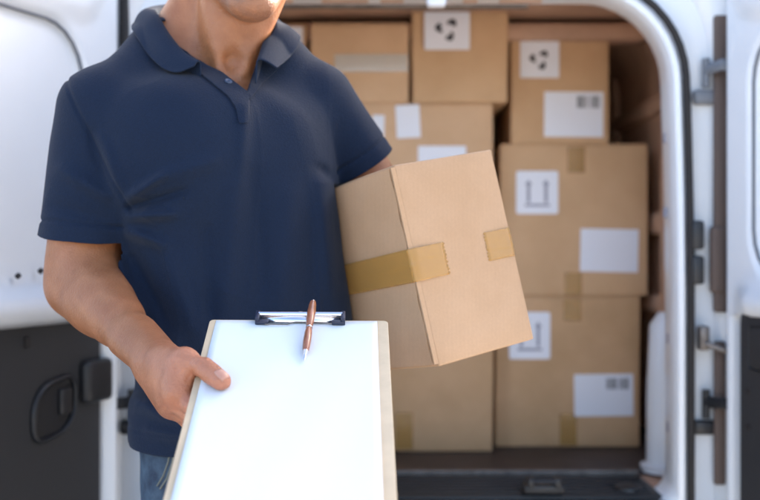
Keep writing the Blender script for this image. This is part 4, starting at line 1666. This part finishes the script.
# button with rim and four holes
ctr = at(228.5, 81, 1.5)
ray = np.array([(228.5 - 380) * PX, 1, -(81 - 250) * PX]); t = 1.4
for _ in range(60): t += .7 * (shirt_sdf((np.array([0, 0, CAMZ]) + ray * t)[None])[0] - .0042)
ctr = np.array([0, 0, CAMZ]) + ray * t
e = .002
gn = np.array([shirt_sdf((ctr + np.eye(3)[i] * e)[None])[0] - shirt_sdf((ctr - np.eye(3)[i] * e)[None])[0] for i in range(3)]); gn /= np.linalg.norm(gn)
m = MB()
m.lathe(ctr - gn * .0012, gn, [(0, .0040), (0, .0052), (.0012, .0056), (.0022, .0053), (.0024, .0046), (.0015, .0036), (.0012, .0012)], 28)
bt = m.build('button', 'button', shirt, smooth=40)
m = MB()
tu = np.cross(gn, [0, 0, 1.0]); tu /= np.linalg.norm(tu); tv = np.cross(gn, tu)
for sx in (-1, 1):
    for sy in (-1, 1):
        m.lathe(ctr + tu * sx * .0011 + tv * sy * .0011 - gn * .0002, gn, [(0, .0006), (.0006, .0006)], 8)
m.build('button_hole', 'navy_collar', bt)

# --- jeans and shoes
def jeans_sdf(p):
    d = legs(p, .0085)
    d = d - .0035 * noise3(p * [1, 1, .6], 41, 40) - .0016 * noise3(p, 42, 95)
    return d


Vj, Qj = surface(jeans_sdf, (-.48, 1.40, .04), (.08, 1.84, 1.0), .006)
gj = np.maximum(Vj[:, 2] - .945, .07 - Vj[:, 2])
Vj, Tj = clip_mesh(Vj, Qj, gj)
jeans = obj('jeans', Vj, Tj, 'denim', person, smooth=True)
md = jeans.modifiers.new('thickness', 'SOLIDIFY'); md.thickness = .0018; md.offset = -1


def on_surface(f, px, py, off, t0=1.4):
    ray = np.array([(px - 380) * PX, 1, -(py - 250) * PX]); t = t0
    for _ in range(80): t += np.clip(.7 * (f((np.array([0, 0, CAMZ]) + ray * t)[None])[0] - off), -.02, .02)
    return np.array([0, 0, CAMZ]) + ray * t


m = MB()
for pts in ([(170, 452), (168, 462), (163, 476), (157, 486)], [(174, 452), (172, 463), (167, 478), (160, 489)]):
    m.tube([on_surface(jeans_sdf, x, y, .0008) for x, y in pts], .0014, 6)
m.build('pocket_seam', 'denim_seam', jeans, smooth=50)
for s in (-1, 1):
    a0 = LEG[s][2]
    def shoe_sdf(p, a0=a0, s=s):
        t_ = a0 + FWD * .15 + np.array([s * .02, 0, -.052])
        d = smin(cap(p, a0 + [0, 0, -.03], t_, .046, .036), cap(p, a0 + [0, .03, -.04], a0 + [0, 0, .02], .043, .046), .03)
        return smax(d, .016 - p[:, 2], .006)
    Vz, Qz = surface(shoe_sdf, a0 - [.14, .32, .1], a0 + [.14, .14, .11], .005)
    sh = obj('shoe', Vz, Qz, 'shoe_leather', person, smooth=True)
    def sole_sdf(p, f=shoe_sdf):
        return smax(f(np.stack([p[:, 0], p[:, 1], np.full(len(p), .028)], 1)) - .004, np.abs(p[:, 2] - .0105) - .0095, .004)
    Vz, Qz = surface(sole_sdf, a0 - [.15, .33, .1], a0 + [.15, .15, .0], .004)
    obj('sole', Vz, Qz, 'black_rubber', sh, smooth=True)
